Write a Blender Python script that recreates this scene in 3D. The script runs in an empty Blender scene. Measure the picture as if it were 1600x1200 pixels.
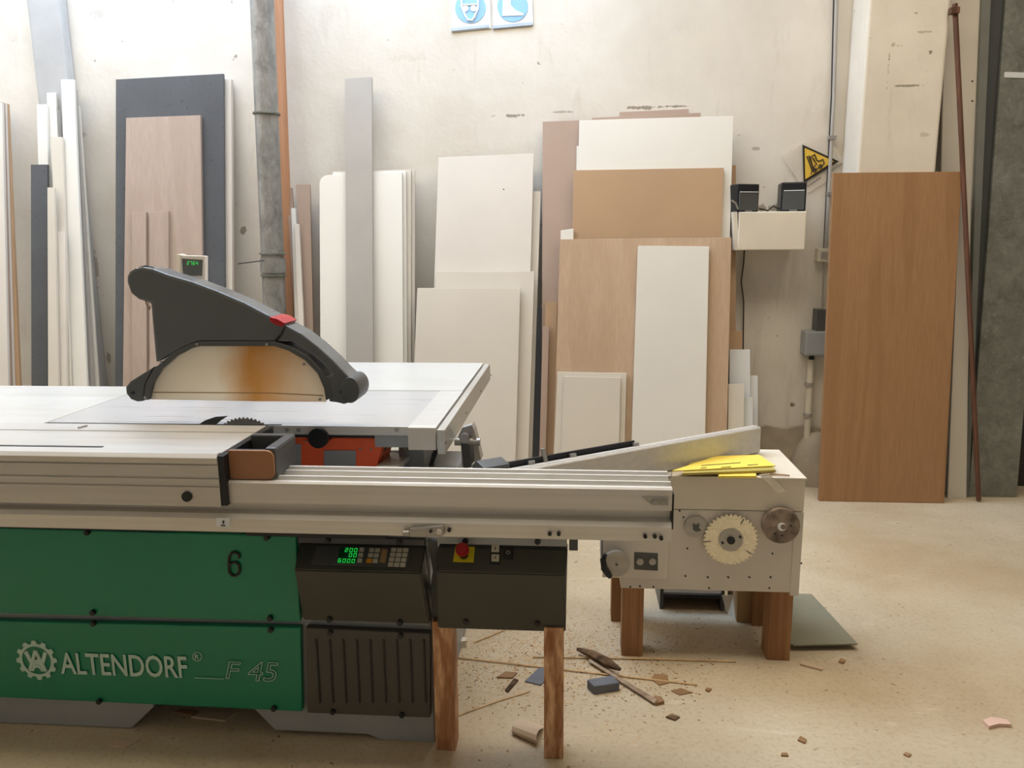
import bpy, bmesh, random
from math import *
from mathutils import Vector, Matrix
random.seed(7)
S=bpy.context.scene; COL=S.collection
# ------------------------------------------------------------------ camera
H=1.5; f=1200.; p=radians(10.6); a=atan(100/1200*cos(p)); r=.009
F=Vector((-sin(a)*cos(p),cos(a)*cos(p),-sin(p))); R0=Vector((cos(a),sin(a),0)); U0=R0.cross(F)
U=U0*cos(r)+R0*sin(r); R=R0*cos(r)-U0*sin(r)
cd=bpy.data.cameras.new('camera'); cam=bpy.data.objects.new('camera',cd); COL.objects.link(cam)
cam.matrix_world=Matrix(((R.x,U.x,-F.x,0),(R.y,U.y,-F.y,0),(R.z,U.z,-F.z,H),(0,0,0,1)))
cd.sensor_width=36; cd.lens=27; cd.clip_start=.05; S.camera=cam
def ray(x,y): return F*f+R*(x-800)-U*(y-600)
def P(x,y,Y=None,Z=None):
    d=ray(x,y); t=Y/d.y if Y is not None else (Z-H)/d.z
    return Vector((d.x*t,d.y*t,H+d.z*t))
def PL(x,y,Y0,s):                 # point on the leaning plane Y = Y0 + s*z
    d=ray(x,y); t=(Y0+s*H)/(d.y-s*d.z)
    return Vector((d.x*t,d.y*t,H+d.z*t))
# ------------------------------------------------------------------ materials
def lin(c): 
    c=c/255.; return c/12.92 if c<=.04045 else ((c+.055)/1.055)**2.4
def rgb(h): return (lin(int(h[0:2],16)),lin(int(h[2:4],16)),lin(int(h[4:6],16)),1)
class NT:
    def __init__(s,name):
        s.m=bpy.data.materials.new(name); s.m.use_nodes=True; s.t=s.m.node_tree; s.b=s.t.nodes['Principled BSDF']
    def n(s,t,**k):
        q=s.t.nodes.new(t)
        for a_,v in k.items():
            if a_[0]=='i' and a_[1:].isdigit(): 
                q.inputs[int(a_[1:])].default_value=v
            elif a_ in q.inputs: q.inputs[a_].default_value=v
            else: setattr(q,a_,v)
        return q
    def l(s,a_,b_): s.t.links.new(a_,b_)
    def mapr(s,src,a0,a1,b0,b1):
        q=s.n('ShaderNodeMapRange'); s.l(src,q.inputs[0])
        for i,v in enumerate((a0,a1,b0,b1)): q.inputs[1+i].default_value=v
        return q.outputs[0]
    def mix(s,fac,c1,c2,mode='MIX'):
        q=s.n('ShaderNodeMix',data_type='RGBA',blend_type=mode)
        if isinstance(fac,float): q.inputs[0].default_value=fac
        else: s.l(fac,q.inputs[0])
        for i,c in ((6,c1),(7,c2)):
            if isinstance(c,tuple): q.inputs[i].default_value=c
            else: s.l(c,q.inputs[i])
        return q.outputs[2]
    def coords(s,scale=(1,1,1),kind='Object',rnd=True):
        tc=s.n('ShaderNodeTexCoord'); mp=s.n('ShaderNodeMapping'); mp.inputs['Scale'].default_value=scale
        src=tc.outputs[kind]
        if rnd:
            oi=s.n('ShaderNodeObjectInfo'); vm=s.n('ShaderNodeVectorMath',operation='SCALE'); vm.inputs[0].default_value=(37,19,53)
            s.l(oi.outputs['Random'],vm.inputs['Scale']); va=s.n('ShaderNodeVectorMath',operation='ADD')
            s.l(src,va.inputs[0]); s.l(vm.outputs[0],va.inputs[1]); src=va.outputs[0]
        s.l(src,mp.inputs[0]); return mp.outputs[0]
    def noise(s,vec,scale,detail=4,rough=.55,dist=0):
        q=s.n('ShaderNodeTexNoise'); q.inputs['Scale'].default_value=scale; q.inputs['Detail'].default_value=detail
        q.inputs['Roughness'].default_value=rough; q.inputs['Distortion'].default_value=dist; s.l(vec,q.inputs['Vector']); return q.outputs['Fac']
def bump(N,h,st,dist=.002):
    q=N.n('ShaderNodeBump'); q.inputs['Strength'].default_value=st; q.inputs['Distance'].default_value=dist
    N.l(h,q.inputs['Height']); N.l(q.outputs[0],N.b.inputs['Normal'])
def dk(c,k): return (c[0]*k,c[1]*k,c[2]*k,1)
def plain(name,hexc,rough=.5,metal=0,var=.12,sc=6,spec=.4):
    N=NT(name); c=rgb(hexc); v=N.coords()
    n=N.noise(v,sc,5); fac=N.mapr(n,.3,.7,0,1)
    N.l(N.mix(fac,dk(c,1-var),dk(c,1+var*.5)),N.b.inputs['Base Color'])
    N.b.inputs['Roughness'].default_value=rough; N.b.inputs['Metallic'].default_value=metal
    N.b.inputs['Specular IOR Level'].default_value=spec
    n2=N.noise(v,sc*9,3); N.l(N.mapr(n2,.2,.8,rough-.06,rough+.08),N.b.inputs['Roughness']); return N.m
def brushed(name,hexc,rough=.35,metal=.6,axis=0,var=.14):
    N=NT(name); c=rgb(hexc); sc=[60,60,60]; sc[axis]=1.2
    n=N.noise(N.coords(tuple(sc)),1,4); b=N.noise(N.coords((1.5,1.5,1.5)),2,4)
    c1=N.mix(N.mapr(n,.3,.7,0,1),dk(c,1-var),dk(c,1.05)); c2=N.mix(N.mapr(b,.45,.75,0,.18),c1,dk(rgb('b3a283'),.95))
    N.l(c2,N.b.inputs['Base Color']); N.b.inputs['Metallic'].default_value=metal
    N.l(N.mapr(n,.2,.8,rough-.08,rough+.12),N.b.inputs['Roughness']); bump(N,n,.08); return N.m
def wood(name,h1,h2,rough=.5,axis=2,fine=70,ring=5,contrast=1.,st=.045):
    N=NT(name); sc=[1,1,1]; sc[axis]=st
    v=N.coords(tuple(sc)); n=N.noise(v,fine,5,.6,.3); g=N.noise(v,ring,3,.5,.6)
    w=N.n('ShaderNodeMath',operation='SINE'); mm=N.n('ShaderNodeMath',operation='MULTIPLY'); mm.inputs[1].default_value=34; N.l(g,mm.inputs[0]); N.l(mm.outputs[0],w.inputs[0])
    k=N.mapr(w.outputs[0],-.2,1,0,.55*contrast)
    c=N.mix(N.mapr(n,.35,.65,0,.6*contrast),rgb(h1),rgb(h2)); c=N.mix(k,c,rgb(h2))
    N.l(c,N.b.inputs['Base Color']); N.b.inputs['Roughness'].default_value=rough; N.b.inputs['Specular IOR Level'].default_value=.3; bump(N,n,.15); return N.m
def emit(name,hexc,st):
    N=NT(name); N.b.inputs['Base Color'].default_value=dk(rgb(hexc),.3); N.b.inputs['Emission Color'].default_value=rgb(hexc); N.b.inputs['Emission Strength'].default_value=st; return N.m
def wall_mat(name,c1='ddd7ca',c2='cdc5b6',marks=()):
    N=NT(name); v=N.coords(rnd=False); 
    big=N.noise(v,1.1,5,.6); c=N.mix(N.mapr(big,.35,.65,0,1),rgb(c1),rgb(c2))
    pit=N.noise(v,16,3,.6,.3); msk=N.noise(v,1.7,2)
    mm=N.n('ShaderNodeMath',operation='MULTIPLY'); N.l(N.mapr(pit,.70,.73,0,1),mm.inputs[0]); N.l(N.mapr(msk,.45,.6,0,1),mm.inputs[1])
    c=N.mix(mm.outputs[0],c,rgb('8a7c68'))
    st=N.noise(N.coords((3,3,.6),rnd=False),2.2,5,.65,.5); c=N.mix(N.mapr(st,.58,.75,0,.35),c,rgb('a89a86'))
    # scraped patches: each an ellipse with a ragged edge at its place on the plaster
    sep=N.n('ShaderNodeSeparateXYZ'); N.l(v,sep.inputs[0]); dn=N.noise(v,22,4,.7)
    for (mx,mz,rx,rz,col,amt) in marks:
        def ax(o,c0,r0):
            q=N.n('ShaderNodeMath',operation='SUBTRACT'); N.l(o,q.inputs[0]); q.inputs[1].default_value=c0
            q2=N.n('ShaderNodeMath',operation='DIVIDE'); N.l(q.outputs[0],q2.inputs[0]); q2.inputs[1].default_value=r0
            q3=N.n('ShaderNodeMath',operation='POWER'); q4=N.n('ShaderNodeMath',operation='ABSOLUTE'); N.l(q2.outputs[0],q4.inputs[0]); N.l(q4.outputs[0],q3.inputs[0]); q3.inputs[1].default_value=2; return q3.outputs[0]
        ad=N.n('ShaderNodeMath',operation='ADD'); N.l(ax(sep.outputs[0],mx,rx),ad.inputs[0]); N.l(ax(sep.outputs[2],mz,rz),ad.inputs[1])
        a2=N.n('ShaderNodeMath',operation='ADD'); N.l(ad.outputs[0],a2.inputs[0]); N.l(N.mapr(dn,.3,.7,-1.0,1.0),a2.inputs[1])
        c=N.mix(N.mapr(a2.outputs[0],.35,.55,amt,0),c,rgb(col))
    N.l(c,N.b.inputs['Base Color']); N.b.inputs['Roughness'].default_value=.85; N.b.inputs['Specular IOR Level'].default_value=.15
    h=N.noise(v,9,6,.6); bump(N,h,.35,.012); return N.m
def floor_mat():
    N=NT('dusty_concrete'); v=N.coords(rnd=False)
    n=N.noise(v,1.3,6,.6,.3); c=N.mix(N.mapr(n,.35,.65,0,1),rgb('c9bb9f'),rgb('b5a487'))
    n2=N.noise(v,60,4,.7); c=N.mix(N.mapr(n2,.5,.75,0,.45),c,rgb('8c7350'))
    n3=N.noise(N.coords((1,3,1),rnd=False),4,5,.7,.6); c=N.mix(N.mapr(n3,.6,.72,0,.5),c,rgb('d9ccb2'))
    sp=N.noise(v,38,2,.5); sm=N.noise(v,3.1,3,.6); mm=N.n('ShaderNodeMath',operation='MULTIPLY'); N.l(N.mapr(sp,.68,.71,0,1),mm.inputs[0]); N.l(N.mapr(sm,.45,.6,0,.8),mm.inputs[1]); c=N.mix(mm.outputs[0],c,rgb('6f5636'))
    bl=N.noise(v,.9,3,.5,.4); c=N.mix(N.mapr(bl,.48,.66,0,.45),c,rgb('a58a62'))
    N.l(c,N.b.inputs['Base Color']); N.l(N.mapr(n,.3,.7,.55,.8),N.b.inputs['Roughness']); N.b.inputs['Specular IOR Level'].default_value=.3
    bump(N,n2,.25,.004); return N.m
M={}
M['white']=plain('white_melamine','dcd8cc',.45,var=.04,sc=2); M['cool']=plain('cool_white_melamine','d8dad8',.4,var=.04,sc=2)
M['cream']=plain('cream_board','d3cbbe',.5,var=.06,sc=2); M['cream2']=plain('warm_white_board','cfc7b7',.5,var=.06,sc=2)
M['mdf']=plain('brown_mdf','b0916f',.6,var=.08,sc=2); M['mdfpink']=plain('pinkish_mdf','a8917f',.6,var=.08,sc=2)
M['black']=plain('black_laminate','525456',.3,var=.1); M['greyboard']=plain('grey_laminate','a39d93',.45,var=.05)
M['ply']=wood('pale_oak_veneer','bda387','a88c6f',.5,fine=90,ring=3,contrast=.6); M['oakl']=wood('dusty_oak_veneer','ad9a8b','9c897a',.5,fine=90,ring=3,contrast=.7)
M['oak']=wood('oak_veneer','a27c57','8c6744',.45,fine=110,ring=4,contrast=.8); M['pine']=wood('orange_softwood','bf8e6a','a3734f',.6,contrast=.8)
M['timber']=wood('pine_timber','d8ae86','8a5530',.65,fine=60,ring=7,contrast=1.3,st=.22); M['redtimber']=wood('red_stained_timber','a97e55','7a5232',.65,fine=50,ring=7)
M['batten']=wood('dark_reddish_batten','6e4a38','46301f',.6); M['strip']=wood('grey_bark_wood','bba68c','7a6350',.8,axis=0)
M['bark']=wood('dark_bark','80664a','3f2e1e',.9,axis=0,fine=40,contrast=1.5)
M['alu']=brushed('aluminium_profile','d0ccc4',.4,.2,var=.07); M['alu_y']=brushed('aluminium_fence_rail','c4c1b8',.36,.5,axis=1)
M['table']=brushed('pale_extension_table','c8c7c0',.33,.25,var=.10); M['iron']=brushed('ground_cast_iron','bdbcb9',.3,.3,var=.06)
M['slide']=brushed('sliding_table_aluminium','c3c0b9',.34,.35,var=.08)
M['grey']=plain('grey_machine_paint','989a9a',.45,var=.08); M['dgrey']=plain('dark_grey_plastic','4e4f4d',.42,var=.08); M['hood']=plain('hood_grey_plastic','5c5e5d',.2,var=.06)
M['ctrl']=plain('charcoal_panel','3d3d37',.35,var=.15,sc=4); M['vent']=plain('charcoal_vent','4a4640',.5,var=.12)
M['blackp']=plain('black_plastic','1b1c1e',.4,var=.1); M['rubber']=plain('black_rubber','141414',.6)
M['green']=plain('green_enamel','007a58',.35,var=.07,sc=2,spec=.5); M['logo']=plain('pale_green_lettering','b0c8ba',.5,var=.03)
M['orange']=plain('orange_red_paint','ff683a',.45,var=.1); M['face']=plain('brown_phenolic','a1714f',.4,var=.14); M['red']=plain('red_plastic','a3161c',.3); M['yellow']=plain('yellow_plastic','d8c21a',.45)
M['paper']=plain('yellow_card','efd45c',.55,var=.06); M['paperd']=plain('dull_yellow_card','b0a050',.6); M['keyw']=plain('pale_key','bdb7a4',.5); M['keyo']=plain('orange_key','d8931c',.5)
M['boxw']=plain('cream_cabinet_paint','d8cfbc',.5,var=.08,sc=3); M['boxg']=plain('off_white_cabinet_panel','d2cabd',.45,var=.08,sc=3)
M['steel']=brushed('worn_steel','a5a29c',.35,.7); M['galv']=None; M['greymetal']=plain('dull_grey_steel','77786f',.5,.2)
M['brass']=plain('pitch_stained_steel','e6dcc2',.25,.5,var=.08,sc=7); M['rust']=plain('mottled_grey_disc','8f7f70',.6,.1,var=.6,sc=30)
M['concrete']=plain('raw_concrete','b0a48f',.85,var=.25,sc=5); M['slab']=plain('grey_sheet','87846f',.6,var=.15,sc=4)
M['block']=plain('blue_grey_foam','67696d',.8,var=.12,sc=20); M['paperb']=plain('brown_abrasive_paper','c2ab91',.7,var=.1); M['card']=plain('brown_cardboard','a3855c',.7,var=.12)
M['dust']=plain('sawdust','d2b183',.9,var=.3,sc=30); M['chip']=plain('brown_chip','96744f',.8,var=.2); M['pink']=plain('pinkish_chip','d8b7a4',.8)
M['blue']=plain('sign_blue','8ebbe2',.4,var=.03); M['signw']=plain('sign_white','dfe3e6',.4,var=.03); M['signbar']=plain('faded_sign_bar','b3bfc8',.5); M['signy']=plain('sign_yellow','d9b244',.4); M['signk']=plain('sign_black','2a241c',.5)
M['led']=emit('green_led','30ff60',.6); M['ledbg']=plain('green_display','0c4a2a',.25); M['sheetp']=plain('purple_grey_column','b3b2ae',.8,var=.1)
M['darkback']=plain('dark_opening_tone','2f2a22',.6,var=.3); M['wire']=plain('dark_cable','3a332c',.6)
N=NT('galvanised_sheet'); v=N.coords(); n=N.noise(v,9,8,.75,.5); n2=N.noise(v,45,4,.7)
c=N.mix(N.mapr(n,.35,.65,0,1),rgb('66675c'),rgb('8a8b80')); c=N.mix(N.mapr(n2,.6,.75,0,.6),c,rgb('b4b4a8')); N.l(c,N.b.inputs['Base Color']); N.b.inputs['Metallic'].default_value=.3; N.b.inputs['Roughness'].default_value=.5; bump(N,n2,.4,.003); M['galv']=N.m
N=NT('pipe_metal'); v=N.coords((1,1,.5)); n=N.noise(v,14,8,.75,.5); n2=N.noise(v,50,4,.8)
c=N.mix(N.mapr(n,.35,.7,0,1),rgb('73716b'),rgb('a6a39b')); c=N.mix(N.mapr(n2,.62,.7,0,.7),c,rgb('c2c4c6')); N.l(c,N.b.inputs['Base Color']); N.b.inputs['Metallic'].default_value=.35; N.b.inputs['Roughness'].default_value=.4; bump(N,n2,.3,.003); M['pipe']=N.m
# yellowed acrylic window with its own resin stain
N=NT('yellowed_acrylic'); v=N.coords(rnd=False); sep=N.n('ShaderNodeSeparateXYZ'); N.l(v,sep.inputs[0])
n=N.noise(v,9,4); ad=N.n('ShaderNodeMath',operation='ADD'); N.l(sep.outputs[0],ad.inputs[0]); N.l(N.mapr(n,.3,.7,-.03,.03),ad.inputs[1])
k1=N.mapr(ad.outputs[0],-.06,.06,0,1); k2=N.mapr(ad.outputs[0],.07,.26,.9,.2); mu=N.n('ShaderNodeMath',operation='MULTIPLY'); N.l(k1,mu.inputs[0]); N.l(k2,mu.inputs[1])
N.l(N.mix(mu.outputs[0],rgb('f6ecd8'),rgb('d8a456')),N.b.inputs['Base Color']); N.b.inputs['Roughness'].default_value=.3; N.b.inputs['Transmission Weight'].default_value=.5; N.b.inputs['IOR'].default_value=1.2; N.b.inputs['Subsurface Weight'].default_value=.0; tr=N.n('ShaderNodeBsdfTranslucent'); tr.inputs[0].default_value=(1,.9,.72,1); N.l([l_.from_socket for l_ in N.t.links if l_.to_socket==N.b.inputs['Base Color']][0],tr.inputs[0]); mx_=N.n('ShaderNodeMixShader'); mx_.inputs[0].default_value=.5; N.l(N.b.outputs[0],mx_.inputs[1]); N.l(tr.outputs[0],mx_.inputs[2]); N.l(mx_.outputs[0],[q for q in N.t.nodes if q.type=='OUTPUT_MATERIAL'][0].inputs[0]); M['acryl']=N.m
N=NT('clear_plastic'); N.b.inputs['Base Color'].default_value=rgb('e8dfcf'); N.b.inputs['Roughness'].default_value=.15; N.b.inputs['Alpha'].default_value=.3; M['clear']=N.m
N=NT('translucent_bag'); N.b.inputs['Base Color'].default_value=rgb('e6ddc8'); N.b.inputs['Roughness'].default_value=.25; N.b.inputs['Alpha'].default_value=.6; M['bag']=N.m
# ------------------------------------------------------------------ mesh helpers
WO={}
def T(o,label=None,cat=None,group=None,kind=None):
    if label:o['label']=label
    if cat:o['category']=cat
    if group:o['group']=group
    if kind:o['kind']=kind
    return o
def empty(name,loc,label,cat,group=None):
    o=bpy.data.objects.new(name,None); COL.objects.link(o); o.location=loc; WO[o.name]=Vector(loc); o.empty_display_size=.05
    return T(o,label,cat,group)
class MB:
    def __init__(s): s.bm=bmesh.new()
    def prism(s,pts,vec,bev=0):
        vec=Vector(vec); b=bmesh.new(); v1=[b.verts.new(Vector(q)) for q in pts]; v2=[b.verts.new(Vector(q)+vec) for q in pts]; n=len(pts)
        b.faces.new(v1); b.faces.new(list(reversed(v2)))
        for i in range(n): b.faces.new((v1[(i+1)%n],v1[i],v2[i],v2[(i+1)%n]))
        bmesh.ops.recalc_face_normals(b,faces=b.faces)
        if bev: 
            bmesh.ops.bevel(b,geom=list(b.edges),offset=bev,segments=2,affect='EDGES',profile=.6,clamp_overlap=True)
        s.add(b); return s
    def add(s,b):
        me=bpy.data.meshes.new('t'); b.to_mesh(me); b.free(); s.bm.from_mesh(me); bpy.data.meshes.remove(me)
    def box(s,x0,x1,y0,y1,z0,z1,bev=0):
        return s.prism([(x0,y0,z0),(x1,y0,z0),(x1,y0,z1),(x0,y0,z1)],(0,y1-y0,0),bev)
    def cyl(s,c,ax,r1,h,r2=None,n=24,bev=0):
        b=bmesh.new(); bmesh.ops.create_cone(b,cap_ends=True,segments=n,radius1=r1,radius2=r1 if r2 is None else r2,depth=h)
        m=Vector(ax).normalized().to_track_quat('Z','Y').to_matrix().to_4x4(); m.translation=Vector(c); bmesh.ops.transform(b,matrix=m,verts=b.verts)
        if bev: bmesh.ops.bevel(b,geom=[e for e in b.edges if len(e.link_faces)==2 and any(len(f_.verts)>4 for f_ in e.link_faces)],offset=bev,segments=2,affect='EDGES')
        s.add(b); return s
    def tube(s,pts,rad,n=10):
        pts=[Vector(q) for q in pts]; b=bmesh.new(); rings=[]; up=Vector((.13,.2,1)).normalized()
        for i,q in enumerate(pts):
            t=(pts[min(i+1,len(pts)-1)]-pts[max(i-1,0)]).normalized(); u=t.cross(up)
            if u.length<.05: u=t.cross(Vector((1,0,0)))
            u.normalize(); w=t.cross(u); rr=rad[i] if isinstance(rad,(list,tuple)) else rad
            rings.append([b.verts.new(q+(u*cos(2*pi*k/n)+w*sin(2*pi*k/n))*rr) for k in range(n)])
        for A,B in zip(rings,rings[1:]):
            for k in range(n): b.faces.new((A[k],A[(k+1)%n],B[(k+1)%n],B[k]))
        b.faces.new(rings[0][::-1]); b.faces.new(rings[-1]); bmesh.ops.recalc_face_normals(b,faces=b.faces); s.add(b); return s
    def obj(s,name,m,parent=None,smooth=False,label=None,cat=None,group=None,kind=None,origin=None):
        xs=[v.co for v in s.bm.verts]; mn=[min(c[i] for c in xs) for i in range(3)]; mx=[max(c[i] for c in xs) for i in range(3)]
        o0=Vector(origin) if origin is not None else Vector(((mn[0]+mx[0])/2,(mn[1]+mx[1])/2,mn[2]))
        for v in s.bm.verts: v.co-=o0
        me=bpy.data.meshes.new(name); s.bm.to_mesh(me); s.bm.free(); me.materials.append(M[m] if isinstance(m,str) else m)
        o=bpy.data.objects.new(name,me); COL.objects.link(o); WO[o.name]=o0
        if smooth:
            for q in me.polygons: q.use_smooth=True
            try: me.set_sharp_from_angle(angle=radians(38))
            except Exception: pass
        if parent: o.parent=parent; o.location=o0-WO[parent.name]
        else: o.location=o0
        return T(o,label,cat,group,kind)
def loop(px,Y): return [P(x,y,Y=Y) for x,y in px]
# ------------------------------------------------------------------ the room
WY=4.75
def mk(x,y,rx,ry,col='9a8f7e',amt=.9,Y=WY):
    q=P(x,y,Y=Y); return (q.x,q.z,rx/253.,ry/253.,col,amt)
marks=[mk(155,22,18,10,'a8a49a',.6),mk(795,181,26,3,'8d8272'),mk(880,175,20,2,'8d8272',.6),mk(1010,168,34,3,'8d8272'),mk(1060,166,20,2,'8d8272'),mk(1330,165,9,10),mk(1342,178,6,9),mk(1328,190,3,8),mk(1336,215,3,5),
 mk(150,420,6,30,'8f8373',.6),mk(170,560,5,12,'8f8373',.7),mk(380,360,6,7,'8f8373'),mk(130,210,8,4,'8f8373',.5),mk(1180,232,8,3,'8d8272',.6),mk(1240,632,5,5,'6d614f'),mk(1260,650,4,5,'6d614f',.6),mk(640,90,40,8,'c9bfae',.6),mk(1225,300,8,20,'a89c88',.6),mk(1205,325,30,8,'7d7160',.7),
 mk(1370,50,6,12,'9a927f',.8),mk(1100,60,50,20,'d6cdbb',.6)]
# wall material uses world coordinates because the wall's origin is moved to 0
M['wall']=wall_mat('old_plaster',marks=marks); M['plaster2']=wall_mat('pilaster_plaster','e3dac8','cfc5b2',[mk(1432,20,5,4,'8f8571',.9,4.48),mk(1445,50,20,2,'a89d88',.7,4.48),mk(1420,134,34,1.6,'8f8571',.9,4.48),mk(1400,70,9,4,'a2967f',.7,4.48),mk(1445,210,12,5,'b5aa95',.6,4.48),mk(1388,110,2,30,'8b8069',.8,4.48)])
MB().box(-6,4.5,WY,WY+.2,0,4.3).obj('wall_back','wall',kind='structure',origin=(0,0,0))
MB().box(-6,4.5,-5,WY+.2,-.1,0).obj('floor',floor_mat(),kind='structure',origin=(0,0,0))
MB().box(1.54,1.95,4.48,WY,0,4.3,.012).obj('trim_1','plaster2',kind='structure',origin=(0,0,0))
q0=P(52,60,Y=4.7); q1=P(104,60,Y=4.7)
MB().box(q0.x,q1.x,4.67,WY,0,4.3,.02).obj('trim_2','sheetp',kind='structure')
# rough concrete plinth along the foot of the wall, with a domed lump under the conduit
mb=MB(); pts=[]
xa,xb=-1.0,1.54; n=44
up=[(xa+(xb-xa)*i/n, .345+.012*sin(i*1.7)+.012*random.random()) for i in range(n+1)]
mb.prism([(xa,WY-.03,0)]+[(xb,WY-.03,0)]+[(x,WY-.03,z) for x,z in reversed(up)],(0,.03,0))
mb.obj('trim_3','concrete',kind='structure')
mb=MB(); b=bmesh.new(); bmesh.ops.create_uvsphere(b,u_segments=24,v_segments=12,radius=1)
c=P(1262,745,Y=4.68)
for v_ in b.verts: v_.co=Vector((v_.co.x*.17+c.x+.05,v_.co.y*.10+4.72,max(0,v_.co.z*.33)))
mb.add(b); mb.obj('trim_4','concrete',kind='structure',smooth=True)
MB().box(-4.6,-4.4,-1,WY,0,4.3).obj('wall_left','wall',kind='structure',origin=(0,0,0))
MB().box(2.62,4.4,WY-.03,WY,0,3.6).obj('dark_backing','darkback',kind='structure')  # dark plane, its colour standing in for the unlit opening at far right
mb=MB(); CZ=4.3
for (x0,x1,y0,y1) in ((-6,4.5,4.62,4.95),(-6,4.5,3.1,3.5),(-6,4.5,-5,1.9),(-6,-4.35,1.9,4.7),(2.6,4.5,1.9,4.7),(.3,2.6,3.4,4.7)): mb.box(x0,x1,y0,y1,CZ,CZ+.1)
mb.obj('ceiling','white',kind='structure')
def glow(name,hexc,st,x0,x1,y0,y1):
    MB().box(x0,x1,y0,y1,CZ+.02,CZ+.05).obj(name,emit(name+'_glass',hexc,st),kind='structure')
glow('glare_pane','c4dcff',13.5,-4.35,.3,3.5,4.62)  # unseen bluish skylight pane, placed to brighten the wall top like glare
glow('fill_pane','fff2e0',7.2,-4.35,2.6,1.9,3.1)  # unseen warm pane added overhead as fill for boards and tables
# ------------------------------------------------------------------ boards against the wall
def board(name,label,m,TL,TR,L2,R2,layer,zt=2.0,th=.018,s=.15,cat='board',group=None,zb=0,round_tl=False,Y0=None,base=WY-.02,bev=.0015):
    if Y0 is None: Y0=base-s*zt-layer*.021-th
    tl,tr,l2,r2=[PL(*q,Y0,s) for q in (TL,TR,L2,R2)]
    def ext(a_,b_):
        k=(zb-a_.z)/(b_.z-a_.z); return a_+(b_-a_)*k
    bl,br=ext(tl,l2),ext(tr,r2); pts=[bl,br,tr]
    if round_tl:
        rr=.05; ux=(tr-tl).normalized(); uz=(bl-tl).normalized()
        for k in range(7):
            t=pi/2*k/6; pts.append(tl+ux*rr*(1-sin(t))+uz*rr*(1-cos(t)))
    else: pts.append(tl)
    nv=Vector((0,1,-s)).normalized()*th
    low=min(q.z+nv.z for q in pts); 
    if zb==0 and low<0: pts=[q+Vector((0,0,-low)) if q.z<.05 else q for q in pts]
    return MB().prism(pts,nv,bev).obj(name,m,label=label,cat=cat,group=group)
g='narrow offcut strips leaning in the left corner'
board('board','cream board standing in front at the far left picture edge','cream',(-40,150),(3,160),(-30,600),(13,600),6,2.3,s=.17,group='thin boards fanned at the far left edge')
board('plank','thin brown board edge first right of the cream far left board','mdfpink',(-10,155),(5,160),(0,600),(17,600),5,2.3,s=.17,group='thin boards fanned at the far left edge')
board('board','pale board edge squeezed between the two brown ones at far left','cream',(-10,155),(8,161),(0,600),(21,600),4,2.3,s=.17,group='thin boards fanned at the far left edge')
board('plank','brown board furthest right in the fanned stack at far left','mdf',(-10,155),(12,162),(0,600),(31,600),3,2.3,s=.17,group='thin boards fanned at the far left edge')
board('plank','white strip rising behind the short black board on the left','white',(57,163),(73,163),(61,300),(76,300),3,2.5,s=.15,cat='plank',group=g)
board('plank','white strip with its top between the tallest strip and its shorter left neighbour','white',(73,145),(87,145),(78,320),(95,320),2,2.5,s=.15,cat='plank',group=g)
board('plank','slim white strip hidden mostly behind, peeping just left of the tallest white strip','cool',(84,172),(92,172),(90,320),(98,320),.9,2.5,s=.15,cat='plank',group=g)
board('plank','cream lath whose top stops below the white strips beside the tallest one','cream2',(79,214),(97,214),(86,360),(102,360),5.1,2.5,s=.15,cat='plank',group=g)
board('plank','short pale batten in front, its top level with the middle of the black board','cream',(86,362),(102,362),(90,600),(104,600),6.2,2.5,s=.15,cat='plank',group=g)
board('plank','narrow cream batten standing just right of the short black board','cream2',(74,293),(85,293),(75,600),(91,600),7.3,2.5,s=.15,cat='plank',group=g)
board('board','narrow black board leaning left of the white strips','black',(48,257),(74,257),(49,600),(74,600),4.2,2.5,s=.15,cat='board')
board('plank','tallest white strip in the left corner group','white',(95,124),(115,124),(113,600),(136,600),4,2.5,s=.15,cat='plank',group=g)
board('plank','thin grey-edged strip just behind the tallest white strip','greyboard',(104,140),(119,140),(122,600),(145,600),2,2.5,s=.15,cat='plank',group=g)
board('plank','rearmost dim strip, its edge showing right of the others','cream2',(110,165),(123,165),(130,600),(153,600),1,2.4,s=.15,cat='plank',group=g)
board('board','tall black board behind the dusty oak-coloured board','black',(181,124),(349,115),(180,600),(352,600),2,2.45,s=.12)
board('board','cream board peeping out right of the tall black board','cream',(200,126),(361,123),(200,600),(364,600),0,2.45,s=.12,th=.03)
board('board','dusty oak veneer board leaning on the tall black board','oakl',(197,184),(313,180),(192,600),(319,600),3,2.45,s=.12,th=.022)
g='narrow oak strips leaning on the dusty oak board'
board('plank','left one of two narrow oak strips on the dusty oak board','oakl',(206,332),(228,331),(206,600),(229,600),4.1,2.45,s=.12,cat='plank',group=g)
board('plank','right one of two narrow oak strips on the dusty oak board','oakl',(233,331),(263,330),(234,600),(264,600),4.1,2.45,s=.12,cat='plank',group=g)
# downpipe
pa=P(408,-30,Y=4.5); pb=P(430,500,Y=4.5)
d=(pb-pa); pbot=pa+d*((-pa.z)/d.z)
t=empty('downpipe',(pbot.x,pbot.y,0),'grey mottled metal downpipe with clamp rings beside an orange wooden post','pipe')
MB().tube([pbot+Vector((0,0,.0)),pa+(pbot-pa)*-.6],.066,28).obj('pipe','pipe',t,True)
def onp(y): q=P(408+22*(y+30)/530,y,Y=4.5); return q
k1=onp(402); k2=onp(428)
MB().cyl((k1+k2)/2,pa-pbot,.074,(k1-k2).length*.9,n=28,bev=.004).obj('collar','pipe',t,True)
for yy in (396,178,430): MB().cyl(onp(yy),pa-pbot,.078,.012,n=28,bev=.003).obj('clamp_ring','galv',t,True)
w1=P(372,412,Y=4.42); w2=P(412,407,Y=4.42)
MB().tube([w1,w2],.004,6).obj('wire_stub','wire',t)
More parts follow.
